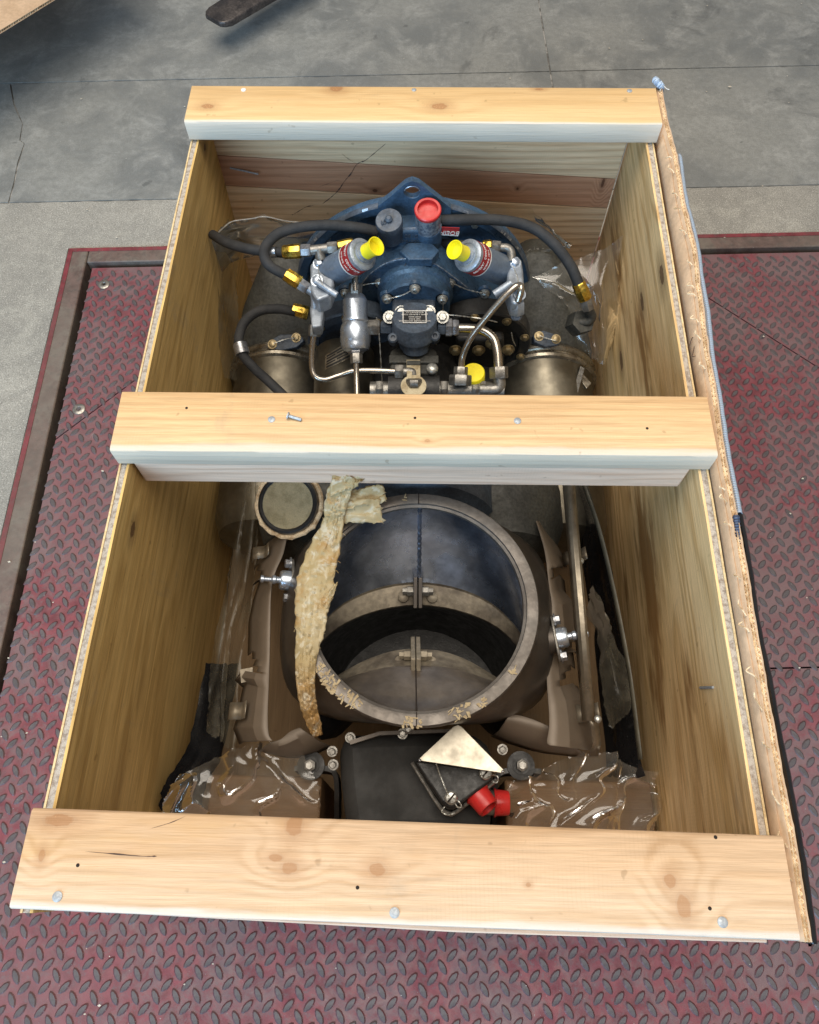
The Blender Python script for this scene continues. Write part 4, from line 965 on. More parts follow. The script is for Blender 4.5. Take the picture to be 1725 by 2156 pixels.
for a in (90, 270):
    t = R(a); g.box(EC + Vector((math.cos(t) * .1525, math.sin(t) * .1525, .0002)), (.0012, .017, .0012)); 
P(g, 'ring_joint', M['hole'], ring)
# inner lining: from the ring down to a crescent lip
zc = .37
bk = [(640, 1395), (668, 1362), (705, 1325), (755, 1298), (815, 1280), (880, 1273), (945, 1280), (1005, 1298), (1055, 1325), (1092, 1362), (1118, 1395)]
fr = [(640, 1395), (660, 1450), (705, 1425), (765, 1392), (825, 1371), (875, 1366), (930, 1371), (985, 1390), (1045, 1425), (1092, 1450), (1118, 1395)]
def curve_at(c, t): return spline([Vector((x, y, 0)) for x, y in c], 8)[int(round(t * (len(c) - 1) * 8))]
lip = []
for k in range(NR):
    t = 2 * math.pi * k / NR
    if k <= NR // 2: u = (1 - math.cos(t)) / 2; p = curve_at(bk, 1 - u); z = .36
    else: u = (1 - math.cos(t)) / 2; p = curve_at(fr, 1 - u); z = .385 - .025 * (abs(math.cos(t)) ** 2)
    lip.append(T(p.x, p.y, z))
top = circ(.1425, .4900); 
def mixl(a, b, t, zt): 
    o = []
    for k, (p, q) in enumerate(zip(a, b)):
        sn = math.sin(2 * math.pi * k / NR); bulge = (.016 * max(0, -sn) - .012 * max(0, sn)) * math.sin(math.pi * t)
        o.append(Vector((p.x + (q.x - p.x) * t, p.y + (q.y - p.y) * t, p.z + (q.z - p.z) * zt + bulge)))
    return o
fold_t = .74
L_mid = mixl(top, lip, .38, .48); L_fold = mixl(top, lip, .70, .80); L_f2 = mixl(top, lip, .72, .835)
g = G(); g.loft([top, mixl(top, lip, .10, .22), mixl(top, lip, .24, .36), L_mid, mixl(top, lip, .55, .66), L_fold])
g.mi = [0 if 1 <= (k % NR) < NR // 2 - 1 else 1 for k in range(len(g.f))]  # back half takes the painted blue sheen, front half the brown
lining = P(g, 'duct_lining', [M['duct_in'], M['duct_front']], duct, angle=50)
g = G(); g.loft([L_fold, L_f2, mixl(top, lip, .86, .90), lip, [p + Vector((0, 0, -.006)) for p in lip]]); P(g, 'inner_flange', M['scale'], duct, angle=30) if False else part(g, 'inner_flange', M['scale'], duct, angle=30)
g = G(); g.loft([[p + Vector((0, 0, -.006)) for p in lip], [Vector((EC.x + (p.x - EC.x) * 1.0, EC.y + (p.y - EC.y) * 1.6, .26)) for p in lip], [Vector((EC.x + (p.x - EC.x) * .9, EC.y + (p.y - EC.y) * 1.4, .17)) for p in lip]], False, True); part(g, 'turbine_cavity', M['black'], duct)
kb, kf = NR // 4, 3 * NR // 4
def seam(k, sgn, name='weld_seam'):
    pts = [mixl(top, lip, t, zt)[k] + Vector((sgn * .002, 0, .0016)) for t, zt in ((.0, .0), (.10, .22), (.24, .36), (.38, .48), (.55, .66), (.70, .80))]
    sp = spline(pts, 10); g = G(); g.tube(sp, .003, 8, rr=[.0022 + .0011 * abs(math.sin(i * .85)) for i in range(len(sp))]); part(g, name, M['duct_in'], duct)
seam(kb, 1)
pts = [mixl(top, lip, t, zt)[kf] + Vector((0, 0, .001)) for t, zt in ((.0, .0), (.24, .36), (.38, .48), (.55, .66), (.70, .80))]
g = G(); g.tube(spline(pts, 6), .0009, 6); part(g, 'weld_seam', M['hole'], duct)
for k, sy in ((kb, 1), (kf, 1)):
    a, b = L_fold[k], lip[k]
    for sx in (-1, 1):
        g = G(); d = (b - a); m = (a + b) / 2 + Vector((sx * .0038, 0, .008)); 
        Mx = Matrix((Vector((1, 0, 0)), d.normalized(), Vector((1, 0, 0)).cross(d.normalized()))).transposed()
        g.box(m, (.0062, d.length * 1.35, .026), M=Mx); fl = part(g, 'joint_flange', M['duct'] if k == kb else M['scale'], duct, bevel=.001)
    m = (a + b) / 2 + Vector((0, 0, .010))
    for sx in (-1, 1):
        g = G(); g.lathe(m + Vector((sx * .007, 0, 0)), (sx, 0, 0), [(.0075, 0), (.0075, .009), (.0055, .0095), (.0055, .016)], 6); part(g, 'bolt', M['scale'] if k == kf else M['steel'], duct)
        g = G(); q = m + Vector((sx * .022, -.006, -.011)); g.lathe(q, (0, -.3, 1), [(.009, -.004), (.008, .004), (.004, .006)], 12); part(g, 'weld_nut', M['scale'], duct)

# igniter bosses
def igniter(c, axis, sx):
    c = Vector(c); u, v, d = basis(axis)
    g = G(); g.cyl(c - d * .03, c, .022, .019, seg=24); part(g, 'igniter_boss', M['duct'], duct)
    vv = Vector((0.15 * sx, 1, .1)); vv = (vv - d * vv.dot(d)).normalized(); uu = d.cross(vv)
    outl_ = [vv * .0335 * math.copysign(1, math.sin(t)) * abs(math.sin(t)) ** 1.0 + uu * .0165 * math.cos(t) for t in [2 * math.pi * k / 24 for k in range(24)]]
    g = G(); g.prism([c + p for p in outl_], d * .004); fl = part(g, 'igniter_flange', M['steel'], duct, bevel=.001)
    for s_ in (-1, 1):
        g = G(); g.bolt(c + vv * .026 * s_ + d * .004, d, .0068, .009); P(g, 'bolt', M['steel_lt'])
    g = G(); g.lathe(c, d, [(.0145, .004), (.0145, .016), (.0125, .019), (.005, .019), (.005, .024), (.0066, .026), (.0066, .030), (.0035, .032), (.0035, .042), (.0055, .043), (.0055, .047), (.002, .048)], 20); P(g, 'igniter_plug', M['alu_bright'])
igniter(T(1168, 1345, .415), (1, .12, .25), 1)
igniter(T(617, 1223, .415), (-1, -.05, .30), -1)
# heat shields: bent sheets beside the duct, notched along their outer edge
def shield(inner, outer, zi, zo, zd, name='heat_shield', notches=()):
    n = 170; a = spline([Vector((x, y, 0)) for x, y in inner], 4); b = [Vector((x, y, 0)) for x, y in outer]
    def res_(c, t):
        L = [0]
        for i in range(1, len(c)): L.append(L[-1] + (c[i] - c[i - 1]).length)
        s_ = t * L[-1]
        for i in range(1, len(c)):
            if s_ <= L[i] + 1e-9: return c[i - 1].lerp(c[i], (s_ - L[i - 1]) / max(L[i] - L[i - 1], 1e-9))
        return c[-1]
    g = G(); loops = []
    for i in range(n + 1):
        t = i / n; p, q = res_(a, t), res_(b, t)
        zi_ = zi + .0012 * nz(t * 5, zi * 10)
        pa = T(p.x, p.y, zi_); pb = T(q.x, q.y, zo)
        mid = T((p.x + q.x) / 2, (p.y + q.y) / 2, zi_ * .8 + zo * .2)
        loops.append([pa, pa.lerp(mid, .5) + Vector((0, 0, .001)), mid, mid.lerp(pb, .5), pb, pb + Vector((math.copysign(.012, pb.x), 0, -zd * .5))])
    g.loft(loops, closed=False)
    keep = []
    for i in range(n):
        for k in range(5):
            t = (i + .5) / n; cut = False
            for (t0, t1) in notches:
                if t0 < t < t1 and k >= 4 - int(3.2 * (t - t0) / (t1 - t0)): cut = True
            if not cut: keep.append(g.f[i * 5 + k])
    g.f = keep; g.mi = [0] * len(keep)
    return P(g, name, M['shield'], solid=.0012, angle=22, flip=False)
shl = shield([(607, 1115), (597, 1165), (580, 1205), (571, 1245), (569, 1330), (567, 1420), (564, 1500), (566, 1545), (574, 1560)],
       [(592, 1112), (560, 1150), (545, 1185), (536, 1225), (557, 1212), (543, 1255), (534, 1300), (532, 1385), (505, 1425), (522, 1440), (512, 1490), (502, 1530), (515, 1562)], .402, .345, .05, notches=((.17, .26), (.60, .69)))
shr = shield([(1129, 1097), (1147, 1160), (1156, 1230), (1162, 1275), (1160, 1330), (1150, 1365), (1152, 1440), (1157, 1520), (1152, 1562), (1160, 1570)],
       [(1140, 1100), (1172, 1150), (1196, 1200), (1176, 1187), (1181, 1238), (1204, 1265), (1216, 1330), (1223, 1378), (1196, 1362), (1206, 1440), (1228, 1470), (1238, 1520), (1247, 1565), (1240, 1580)], .402, .345, .05, notches=((.14, .27), (.50, .58), (.68, .75)))
def curl(pts_top, pts_bot, z0, z1):
    a = spline([T(x, y, z0) for x, y in pts_top], 8); b = spline([T(x, y, z1) for x, y in pts_bot], 8); n = min(len(a), len(b))
    g = G(); g.loft([[a[i], a[i].lerp(b[i], .35) + Vector((0, -.002, .010)), a[i].lerp(b[i], .7) + Vector((0, -.003, .006)), b[i], b[i] + Vector((0, .004, -.05))] for i in range(n)], closed=False); P(g, 'shield_end', M['shield'], solid=.0012, flip=False)
curl([(632, 1532), (612, 1540), (592, 1556), (572, 1563)], [(690, 1568), (650, 1585), (600, 1592), (545, 1580)], .372, .33)
curl([(1068, 1512), (1085, 1505), (1120, 1514), (1158, 1530)], [(1042, 1545), (1085, 1562), (1150, 1580), (1235, 1590)], .378, .33)
def clip(px, py, z, w_, ang, parent):
    p = T(px, py, z); Mx = Matrix.Rotation(ang, 3, 'Z'); g = G()
    prof = [(-.016, -.014), (-.012, -.002), (-.004, .0), (.004, .0), (.009, .004), (.014, .014)]
    g.loft([[p + Mx @ Vector((x, s_ * w_, z_)) for s_ in (-1, 1)] for x, z_ in prof], closed=False); part(g, 'spring_clip', M['strut'], parent, solid=.0012, flip=False)
clip(550, 1163, .38, .010, .1, shl); clip(501, 1497, .365, .012, .0, shl); clip(1212, 1172, .385, .010, .1, shr); clip(1236, 1502, .375, .012, .05, shr)
g = G(); g.prism([T(x, y, .352) for x, y in ((505, 1410), (532, 1405), (533, 1432), (508, 1438))], (0, 0, -.002)); part(g, 'rusty_patch', M['scale'], shl)
# long strut
a, b = T(1200, 1012, .47), T(1243, 1518, .41); g = G(); d = (b - a).normalized(); sd = d.cross(Vector((0, 0, 1))).normalized(); upv = sd.cross(d)
prof = [(-.0065, -.010), (-.0065, 0), (-.003, .003), (.003, .003), (.0062, -.001), (.0062, -.02)]
g.loft([[p + sd * x + upv * z for x, z in prof] for p in (a, a.lerp(b, .5), b)], closed=False); st = P(g, 'support_strut', M['strut'], solid=.0016, flip=False)
for (x, y, t) in ((1223, 1181, .35), (1259, 1514, .97)):
    g = G(); g.sphere(T(x, y, .425), .0052, (1, 1, .7)); part(g, 'rivet', M['bolt_lt'], st)
g = G(); g.loft([[T(x - 9, y, z), T(x + 9, y, z - .004)] for x, y, z in ((1246, 1508, .412), (1254, 1535, .40), (1257, 1565, .385), (1250, 1592, .36))], closed=False); P(g, 'strut_foot', M['strut'], solid=.0014, flip=False)

# round padded end at the left behind the outlet, transition drum at the right
c = T(606, 1060, .43); d = Vector((-.12, -.35, .93)).normalized()
g = G(); g.lathe(c, d, [(.046, -.11), (.048, -.02), (.0475, -.006), (.045, 0)], 40); pe = P(g, 'bellows_end', M['steel'])
g = G(); g.lathe(c, d, [(.0455, -.001), (.0462, .002), (.043, .004), (.0395, .002)], 40, False, False); part(g, 'rubber_rim', M['black'], pe)
g = G(); g.lathe(c, d, [(.0392, -.002), (.0392, .0008), (.0, .0014)], 40, True, False); part(g, 'pad', M['fabric'], pe)
g = G(); sp = [c + d * -.008 + (basis(d)[0] * math.cos(t) + basis(d)[1] * math.sin(t)) * (.0505 + .002 * nz(t * 4)) for t in [2 * math.pi * k / 60 for k in range(61)]]; g.tube(sp, .005, 8, rr=[.0042 + .0022 * nz(i * .7, 4) for i in range(61)]); part(g, 'frayed_gasket', M['cardboard_core'], pe)
for sx in (-1, 1):
    g = G(); g.lathe((AX + sx * .15, .10, .30), (0, -1, 0), [(.10, 0), (.105, .03), (.105, .09), (.09, .13), (.04, .15)], 40); P(g, 'transition_drum', M['olive'])
g = G(); g.lathe((AX, .08, .36), (0, -1, 0), [(.13, 0), (.135, .02), (.135, .08), (.11, .1)], 44); P(g, 'turbine_casing', M['blue_grey'])

# front end: gearbox face, mount brackets, junction box
gb = casting(((712, 1565), (735, 1545), (870, 1540), (1000, 1545), (1040, 1570), (1035, 1760), (730, 1760), (716, 1640)), .335, .2, M['gearbox'], 'output_gearbox', bev=.03)
for (x, y) in ((738, 1553), (848, 1545), (860, 1534), (957, 1548), (700, 1582), (702, 1610), (1058, 1578)):
    g = G(); g.bolt(T(x, y, .337), (0, -.2, 1), .0052, .009); P(g, 'bolt', M['steel'], gb)
g = G(); g.prism([T(x, y, .345) for x, y in ((735, 1560), (800, 1540), (950, 1535), (950, 1542), (800, 1548), (738, 1568))], (0, 0, -.03)); P(g, 'gasket_flange', M['duct'], gb)
for (px_, sx) in (((618, 708), -1), ((1060, 1140), 1)):
    xa, xb = px_; pa = T(xa, 1620, .305); pb = T(xb, 1620, .305)
    if sx < 0:
        path = [T(620, 1618, .305), T(660, 1616, .306), T(695, 1620, .304), T(706, 1632, .30), T(709, 1660, .29), T(709, 1700, .27), T(708, 1760, .22)]
    else:
        path = [T(1140, 1624, .303), T(1100, 1622, .304), T(1062, 1624, .304), T(1046, 1640, .30), T(1042, 1680, .28), T(1042, 1740, .22)]
    sp = spline(path, 8); g = G(); loops = []
    for i, p in enumerate(sp):
        dd = (sp[min(i + 1, len(sp) - 1)] - sp[max(i - 1, 0)]).normalized(); nn = Vector((dd.y, -dd.x, 0)).normalized() * .0035; 
        loops.append([p + nn, p - nn, p - nn + Vector((0, 0, -.045)), p + nn + Vector((0, 0, -.045))])
    g.loft(loops, True, True); mb = P(g, 'mount_bracket', M['black'], angle=50)
    bc = T(654, 1612, .312) if sx < 0 else T(1098, 1612, .312)
    g = G(); g.lathe(bc, (0, -.1, 1), [(.020, -.006), (.020, -.003), (.012, -.002), (.012, .0)], 26); g2 = P(g, 'mount_washer', M['black'], mb)
    g = G(); g.lathe(bc, (0, -.1, 1), [(.0085, 0), (.0085, .011), (.006, .012), (.0055, .015)], 6); P(g, 'mount_bolt', M['steel'], mb)
jb = casting(((872, 1603), (886, 1600), (1020, 1618), (1042, 1640), (958, 1702), (944, 1703), (930, 1690)), .385, .035, M['black'], 'junction_box', bev=.004)
g = G(); g.tube(spline([T(x, y, .362) for x, y in ((868, 1606), (895, 1650), (926, 1698), (944, 1712), (962, 1708), (1046, 1642))], 6), .003, 8); P(g, 'lid_gasket', M['steel'], jb)
tri = [(880, 1601), (884, 1596), (955, 1530), (964, 1526), (972, 1530), (1062, 1622), (1064, 1628), (1058, 1628)]
g = G(); g.prism([T(x, y, .425) for x, y in tri], (0, 0, -.0018)); trp = P(g, 'cover_plate', M['lid'], jb, bevel=.0005)
for (x, y) in ((884, 1601), (1059, 1625)):
    g = G(); g.sphere(T(x, y, .4255), .0022); P(g, 'rivet', M['steel_lt'], jb)
for (x, y) in ((950, 1680), (1022, 1628)):
    p = T(x, y, .388); g = G(); g.lathe(p, (0, -.1, 1), [(.0085, 0), (.0088, .003), (.0065, .0065), (.0, .008)], 20, True, False); sc_ = P(g, 'lid_screw', M['bolt_lt'], jb)
    g = G(); g.box(p + Vector((0, -.0006, .0078)), (.0022, .014, .001), rz=-.7); P(g, 'screw_slot', M['hole'], jb)
swire([T(918, 1604, .394), T(926, 1630, .396), T(936, 1655, .396), T(945, 1676, .398)], parent=jb)
swire([T(955, 1680, .396), T(968, 1690, .395), T(971, 1700, .39), T(962, 1698, .388), T(957, 1688, .39)], parent=jb)
swire([T(1012, 1622, .396), T(1014, 1634, .398), T(1024, 1640, .397), T(1036, 1632, .395), T(1048, 1636, .392), T(1046, 1648, .388), T(1036, 1645, .388)], parent=jb)
swire([T(938, 1697, .37), T(930, 1708, .366), T(942, 1716, .366), T(958, 1712, .368)], parent=jb)
def plug(a, b, r, nm='red_plug'):
    a, b = Vector(a), Vector(b); L = (b - a).length; g = G(); g.lathe(a, b - a, [(r * 1.08, 0), (r * 1.1, L * .08), (r, L * .12), (r * .93, L * .9), (r * .86, L), (r * .7, L), (r * .68, L * .8), (0, L * .8)], 28, True, False); return P(g, nm, M['red'], jb)
plug(T(1005, 1672, .365), T(1030, 1703, .372), .0165)
plug(T(1040, 1690, .335), T(1072, 1691, .335), .0175)
g = G(); g.cyl(T(990, 1655, .362), T(1006, 1674, .365), .0155, seg=20); g.cyl(T(1020, 1690, .335), T(1041, 1690, .335), .0165, seg=20); P(g, 'connector_shell', M['steel'], jb)

# ------------------------------------------------------------------ perished tape over the outlet ring
cen = [(730, 1000, .582, 46), (716, 1030, .562, 50), (706, 1068, .542, 46), (702, 1100, .524, 44), (686, 1150, .510, 62), (670, 1200, .506, 74), (661, 1245, .505, 76), (656, 1290, .505, 70), (652, 1335, .505, 58), (645, 1385, .503, 46), (643, 1430, .498, 40), (648, 1475, .484, 36), (658, 1515, .462, 32), (670, 1550, .44, 20)]
cs_ = spline([Vector((x, y, z * 1000)) for x, y, z, w_ in cen], 8); ws = spline([Vector((w_, 0, 0)) for *_, w_ in cen], 8)
g = G(); loops = []
for i, p in enumerate(cs_):
    q = cs_[min(i + 1, len(cs_) - 1)] - cs_[max(i - 1, 0)]; nx, ny = q.y, -q.x; l_ = math.hypot(nx, ny); nx, ny = nx / l_, ny / l_
    row = []
    for j in range(21):
        s_ = j / 20 * 2 - 1; wd = ws[i].x * .5 * (1 + .14 * nz(i * .35, s_ * 2, 4)) + (3.0 * nz(i * 1.7, s_ * 5) if abs(s_) > .9 else 0)
        arch_ = .0045 * (1 - s_ * s_); cr_ = .0030 * nz(i * .30, s_ * 1.6, 1) + .0014 * abs(nz(i * .6, s_ * 2.2, 8))
        cr_ += .0026 * max(1 - abs(nz(i * .50 + s_ * 1.4, s_ * .5, 2)) * 4, 0) + .0007 * (abs(nz(i * .9 - s_ * 2.5, s_ * 3 + i * .3, 6)) * 2 - .5) + .0010 * max(1 - abs(nz(i * .25, s_ * 3.5, 12)) * 5, 0)
        zz = p.z / 1000 + arch_ + cr_ + .002
        row.append(T(p.x + nx * s_ * wd, p.y + ny * s_ * wd, zz))
    loops.append(row)
g.loft(loops, closed=False); tape = part(g, 'tape_strip', M['tape'], None, solid=.0005, angle=24, flip=False)
tag(tape, 'long crumpled strip of perished yellow tape stuck along the exhaust outlet ring', 'tape')
def flap(quad, nm, nu=22, nv=14, amp=.006, mat='tape', parent=tape, seed=0.0, ragged=.10):
    a, b, c, d = [Vector(x) for x in quad]
    def fn(i, j):
        p = (a * (1 - i) + b * i) * (1 - j) + (d * (1 - i) + c * i) * j
        if j in (0.0, 1.0): p += (a - d) * ragged * nz(i * 13, j * 3 + seed)
        if i == 1.0: p += (b - a) * ragged * nz(j * 11, seed)
        return p + Vector((0, 0, amp * nz(i * 3 + seed, j * 3) + amp * .8 * abs(nz(i * 8, j * 8, seed))))
    g = G(); g.grid(fn, nu, nv); return part(g, nm, M[mat], parent, solid=.0007, angle=75, flip=False)
flap((T(700, 1036, .548), T(806, 1022, .550), T(815, 1056, .538), T(702, 1080, .540)), 'torn_flap', seed=3, amp=.010)
flap((T(705, 1060, .545), T(800, 1050, .542), T(808, 1102, .520), T(700, 1100, .524)), 'torn_flap', seed=5, amp=.007)
flap((T(700, 998, .590), T(775, 992, .588), T(755, 1024, .577), T(695, 1045, .565)), 'torn_flap', seed=8, amp=.008)
flap((T(672, 1265, .512), T(712, 1225, .514), T(700, 1262, .511), T(688, 1282, .510)), 'torn_flap', seed=9, amp=.005)
for k in range(14):
    t = rnd.random(); i = int(t * (len(cs_) - 3)); p = cs_[i]; s_ = rnd.choice((-1, 1)); x0 = p.x + s_ * ws[i].x * .48; a = T(x0, p.y, p.z / 1000 + .004)
    dx = s_ * rnd.uniform(2, 8); b = T(x0 + dx, p.y + rnd.uniform(-10, 10), p.z / 1000 + rnd.uniform(0, .012)); g = G(); g.tube(spline([a, a.lerp(b, .5) + Vector((0, 0, .003)), b], 4), .0003, 4); part(g, 'thread', M['tape'], tape)
# residue left on the ring
res_ = bpy.data.objects
g = G()
for (a0, a1, r0, r1) in ((212, 243, .147, .163), (286, 296, .146, .163), (264, 272, .150, .164), (300, 304, .150, .160), (322, 326, .150, .158), (96, 98, .15, .158)):
    for k in range(int((a1 - a0) * 2.2)):
        t = R(rnd.uniform(a0, a1)); r = rnd.uniform(r0, r1); L = rnd.uniform(.001, .0042); w_ = rnd.uniform(.0005, .0022); t2 = t + math.pi / 2 * rnd.choice((0, 1)) + rnd.uniform(-.5, .5)
        c = EC + Vector((math.cos(t) * r, math.sin(t) * r, .0006 + rnd.random() * .0008)); d = Vector((math.cos(t2), math.sin(t2), 0)); s2 = Vector((-d.y, d.x, 0))
        g.add([c - d * L - s2 * w_, c + d * L - s2 * w_ * .4, c + d * L * .9 + s2 * w_, c - d * L * .8 + s2 * w_], [(0, 1, 2, 3)])
M['residue'] = simple('tape_glue_residue', (.40, .32, .19), (.27, .20, .11), .75, 0, 120, fine=.2)
tag(part(g, 'tape_residue', M['residue'], ring, smooth=False, flip=False), kind='stuff')

# ------------------------------------------------------------------ plastic films
def film(name, rows, nu, nv, amp, seed, mat, label, torn=None, group=None, fu=1.0, fv=1.0):
    """rows: lists of (px,py,z) control points; lofted and crumpled"""
    rs = [spline([T(*p) for p in r], 10) for r in rows]
    def smp(c, t):
        x = t * (len(c) - 1); k = min(int(x), len(c) - 2); return c[k].lerp(c[k + 1], x - k)
    cols_ = [spline([smp(r, i / nu) for r in rs], 12) for i in range(nu + 1)]
    def fn(i, j):
        p = smp(cols_[int(round(i * nu))], j)
        wx = i * fu + .25 * nz(i * 3, j * 3, seed); wy = j * fv + .25 * nz(i * 3 + 7, j * 3, seed)
        rdg = lambda a: (1 - abs(nz(*a)) * 2.2)
        k = nz(wx * 2 + seed, wy * 2, seed) * amp + amp * .9 * max(rdg((wx * 2.0 + seed, wy * 2.0, 3 + seed)), 0) ** 3 + amp * .10 * max(rdg((wx * 4.5, wy * 4.5 + seed, 5)), 0) ** 2
        e = Vector((0, 0, 0))
        if j in (0.0, 1.0) or i in (0.0, 1.0): e = Vector((.004 * nz(i * 40, j * 40 + seed), .004 * nz(i * 30 + 9, j * 40 + seed), .003 * nz(i * 50, j * 30)))
        return p + Vector((k * .6, k * .4, k)) + e
    g = G(); g.grid(fn, nu, nv); return tag(part(g, name, M[mat], None, angle=80, flip=False), label, 'plastic film', group)
fl1 = film('plastic_film', [[(440, 520, .47), (470, 475, .50), (530, 460, .50), (610, 466, .49), (690, 470, .48)], [(455, 620, .36), (480, 560, .40), (540, 545, .41), (610, 545, .40), (680, 540, .40)]], 60, 24, .009, 1.0, 'film', 'clear plastic film bunched behind the hoses at the back left corner of the crate')
fl1b = film('plastic_film', [[(478, 470, .50), (452, 500, .48), (441, 560, .44), (446, 640, .40), (470, 800, .30)], [(520, 500, .42), (500, 560, .38), (500, 640, .34), (515, 720, .28), (540, 820, .22)]], 60, 24, .007, 2.0, 'film_dull', 'clear plastic film hanging down the left crate wall behind the middle board')
g = G(); g.tube(spline([T(*p) for p in ((690, 471, .482), (610, 466, .492), (560, 456, .502), (530, 460, .502), (490, 466, .502), (470, 480, .50), (448, 505, .48), (440, 545, .455), (446, 640, .40))], 10), .0012, 6, rr=[.0008 + .0009 * abs(nz(i * .8)) for i in range(81)]); part(g, 'torn_edge', M['film_edge'], fl1)
fl2 = film('plastic_film', [[(1005, 445, .50), (1080, 440, .50), (1140, 455, .49), (1200, 520, .46)], [(1020, 520, .42), (1080, 530, .42), (1140, 530, .42), (1195, 530, .44)]], 26, 14, .007, 3.0, 'film', 'clear plastic film standing behind the right hose near the red plank')
fl3 = film('plastic_film', [[(1110, 590, .40), (1180, 560, .42), (1250, 530, .44), (1305, 505, .46)], [(1180, 640, .38), (1240, 640, .38), (1270, 660, .38), (1300, 640, .38)], [(1220, 740, .32), (1250, 760, .32), (1270, 770, .32), (1285, 720, .32)]], 50, 40, .009, 4.0, 'film', 'clear plastic film hanging along the right crate wall beside the combustor')
fl4 = film('plastic_film', [[(520, 1015, .40), (500, 1120, .38), (470, 1250, .36), (440, 1400, .34), (430, 1540, .30)], [(545, 1030, .30), (540, 1140, .28), (525, 1280, .27), (500, 1420, .26), (490, 1590, .24)]], 70, 30, .012, 5.0, 'film_dull', 'dusty clear plastic film between the left plywood wall and the heat shield')
fl5 = film('plastic_film', [[(340, 1690, .31), (372, 1640, .33), (420, 1610, .335), (500, 1580, .34), (560, 1560, .335), (610, 1575, .32)], [(345, 1740, .30), (395, 1700, .318), (450, 1670, .322), (520, 1650, .326), (590, 1640, .318), (660, 1650, .306)], [(350, 1790, .29), (410, 1760, .30), (470, 1750, .303), (540, 1750, .303), (610, 1750, .300), (675, 1755, .298)]], 80, 60, .014, 6.0, 'film', 'shiny crumpled plastic film over the wooden block below the left heat shield', fu=2.0, fv=.8)
fl6 = film('plastic_film', [[(1062, 1655, .310), (1110, 1640, .318), (1180, 1600, .325), (1250, 1590, .33), (1320, 1600, .34), (1372, 1635, .335)], [(1066, 1710, .303), (1120, 1700, .308), (1180, 1690, .31), (1250, 1680, .312), (1310, 1680, .315), (1376, 1690, .315)], [(1070, 1780, .297), (1120, 1780, .30), (1180, 1780, .30), (1250, 1780, .30), (1310, 1780, .30), (1380, 1780, .30)]], 80, 60, .013, 7.0, 'film', 'shiny crumpled plastic film over the wooden block by the red plugs', fu=2.0, fv=.8)
fl7 = film('plastic_film', [[(1240, 1240, .38), (1275, 1290, .38), (1300, 1370, .37), (1328, 1450, .36), (1320, 1500, .34)], [(1235, 1300, .34), (1250, 1340, .34), (1262, 1400, .34), (1270, 1480, .33), (1285, 1540, .31)]], 26, 14, .008, 8.0, 'film_dull', 'torn clear plastic film beside the long strut on the right')
gk = film('black_sheet', [[(1225, 1010, .36), (1262, 1120, .36), (1300, 1280, .36), (1330, 1440, .36), (1350, 1640, .34)], [(1190, 1010, .25), (1215, 1120, .25), (1240, 1280, .25), (1262, 1440, .25), (1270, 1640, .25)]], 40, 12, .008, 9.0, 'black_film', 'black plastic liner sheet tucked against the inside of the right plywood wall'); gk['category'] = 'plastic sheet'
gl_ = film('black_sheet', [[(330, 1700, .30), (352, 1640, .30), (400, 1560, .28), (430, 1400, .27)], [(420, 1760, .22), (430, 1660, .22), (470, 1580, .22), (500, 1400, .22)]], 24, 10, .006, 11.0, 'black_film', 'black plastic liner sheet in the front left corner of the crate'); gl_['category'] = 'plastic sheet'
g = G(); a = spline([T(*p) for p in ((1228, 1020, .42), (1262, 1120, .42), (1295, 1260, .415), (1325, 1420, .41), (1348, 1600, .40))], 10); g.loft([[p + Vector((-.0022, 0, 0)), p + Vector((.002, .0, .006))] for p in a], closed=False)
tag(part(g, 'liner_edge', M['liner'], None, solid=.0008, flip=False), 'olive folded liner edge running along the right wall beside the strut', 'plastic film')

# ------------------------------------------------------------------ things on the floor at the back
fk = thing('forklift_fork', 'worn black steel forklift fork tip reaching over the concrete behind the crate', 'fork', T(500, 20, 0))
top_px = [(424, 28), (429, 38), (447, 44), (470, 44), (520, 22)]
a, b = T(428, 34, .10), T(466, 50, .10); dirf = Vector((.80, .95, 0)).normalized(); sdf = Vector((dirf.y, -dirf.x, 0))
o0 = T(447, 40, .10)
prof_l = [(0.0, .030, .012), (.012, .043, .014), (.03, .050, .016), (.25, .052, .024), (.6, .052, .032), (1.6, .052, .036)]
g = G(); loops = []
for (t, hw, th) in prof_l:
    c = o0 + dirf * t; loops.append([c + sdf * hw, c + sdf * (hw - .006) + Vector((0, 0, .004)), c - sdf * (hw - .006) + Vector((0, 0, .004)), c - sdf * hw, c - sdf * hw + Vector((0, 0, -th)), c + sdf * hw + Vector((0, 0, -th))])
g.loft(loops, True, True)
M['fork'] = simple('worn_fork_steel', (.085, .072, .066), (.045, .040, .040), .42, .5, 22, .4, .62, .3, 120, .14, .3)
part(g, 'blade', M['fork'], fk, bevel=.003)
g = G(); g.prism([o0 + sdf * .02 + Vector((0, 0, -.02)) + dirf * 1.2, o0 - sdf * .02 + Vector((0, 0, -.02)) + dirf * 1.2, o0 - sdf * .02 + Vector((0, 0, -.02)) + dirf * 1.25, o0 + sdf * .02 + Vector((0, 0, -.02)) + dirf * 1.25], (0, 0, -(o0.z - .02))); part(g, 'heel', M['fork'], fk)
cbx = thing('cardboard_box', 'plain brown corrugated box corner on the concrete beside the forklift fork', 'box', T(0, 0, 0))
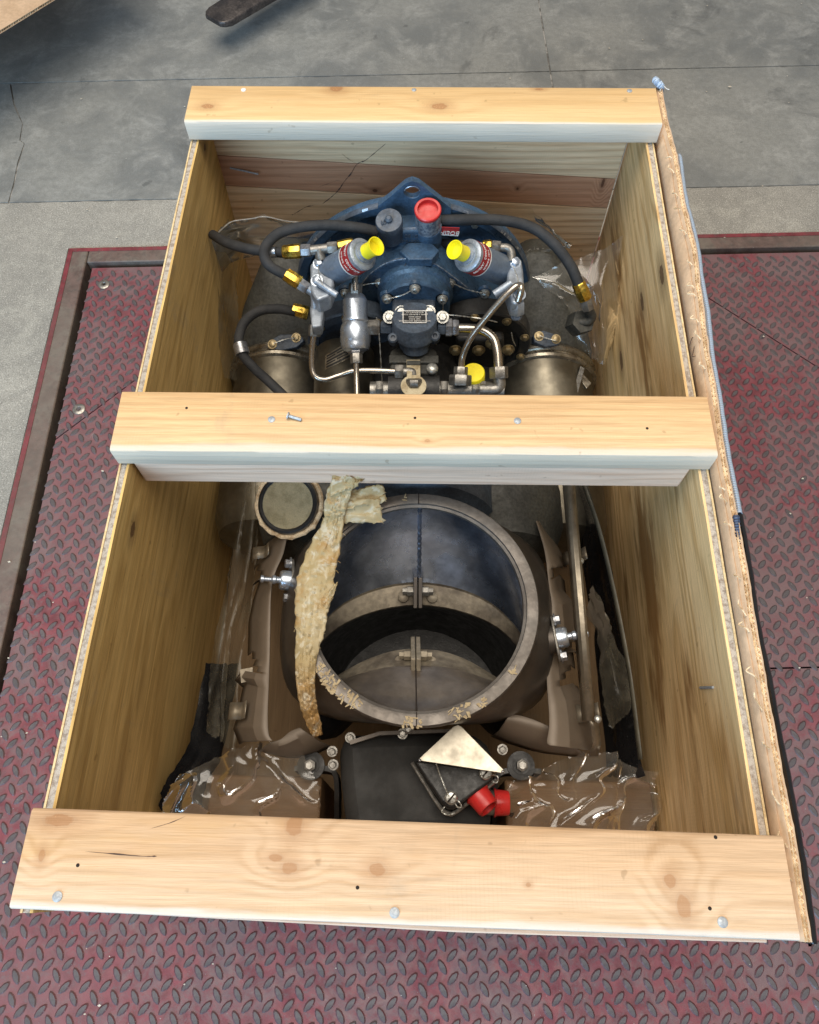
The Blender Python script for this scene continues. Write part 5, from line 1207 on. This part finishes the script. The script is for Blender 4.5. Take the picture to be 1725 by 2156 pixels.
e0, e1 = T(108, -2, .25), T(-6, 68, .25); de = (e1 - e0).normalized(); nd = Vector((-de.y, de.x, 0));  nd = nd if nd.dot(Vector((-1, 1, 0))) > 0 else -nd
q0, q1 = e0 - de * .35, e1 + de * .35
for (z, th, m) in ((.25, .0012, 'cardboard'), (.2432, .0012, 'cardboard')):
    g = G(); g.prism([q0 + Vector((0, 0, z - .25)), q1 + Vector((0, 0, z - .25)), q1 + nd * 1.0 + Vector((0, 0, z - .25)), q0 + nd * 1.0 + Vector((0, 0, z - .25))], (0, 0, th)); part(g, 'lid_liner', M[m], cbx, smooth=False)
g = G(); L = (q1 - q0).length; n = int(L / .008 * 8)
g.grid(lambda i, j: q0.lerp(q1, i) + nd * (.001 + .05 * j) + Vector((0, 0, -.0028 + .0028 * math.sin(2 * math.pi * i * L / .008))), n, 1); part(g, 'lid_flute', M['cardboard_core'], cbx, solid=.0006, flip=False)
g = G(); g.prism([q0 + nd * .5 + de * .02 + Vector((0, 0, -.249)), q1 + nd * .5 - de * .02 + Vector((0, 0, -.249)), q1 + nd * .95 - de * .02 + Vector((0, 0, -.249)), q0 + nd * .95 + de * .02 + Vector((0, 0, -.249))], (0, 0, .24)); part(g, 'body', M['cardboard'], cbx)
# chips and crumbs lying about
g = G()
for k in range(170):
    px, py = rnd.uniform(0, 1725), rnd.uniform(0, 2150)
    if inside((px, py), crate_px): continue
    p = T(px, py, 0); z = .0035; r = rnd.uniform(.0006, .0022) * (1.6 if rnd.random() < .1 else 1); a = rnd.uniform(0, 6.28)
    if py > 560 and rnd.random() < .3: r *= .8
    g.add([p + Vector((r * 1.8 * math.cos(a + t) * (1 if q % 2 else .6), r * math.sin(a + t), z + h)) for h in (0, r * .6) for q, t in enumerate((0, 1.6, 3.1, 4.7))], [(4, 5, 6, 7), (0, 1, 5, 4), (1, 2, 6, 5), (2, 3, 7, 6), (3, 0, 4, 7)])
M['crumb'] = simple('pale_crumbs', (.62, .58, .50), (.45, .38, .28), .9, scale=300)
tag(part(g, 'floor_debris', M['crumb'], None, smooth=False, flip=False), 'pale wood chips and crumbs scattered over the floor and platform', 'debris', kind='stuff')
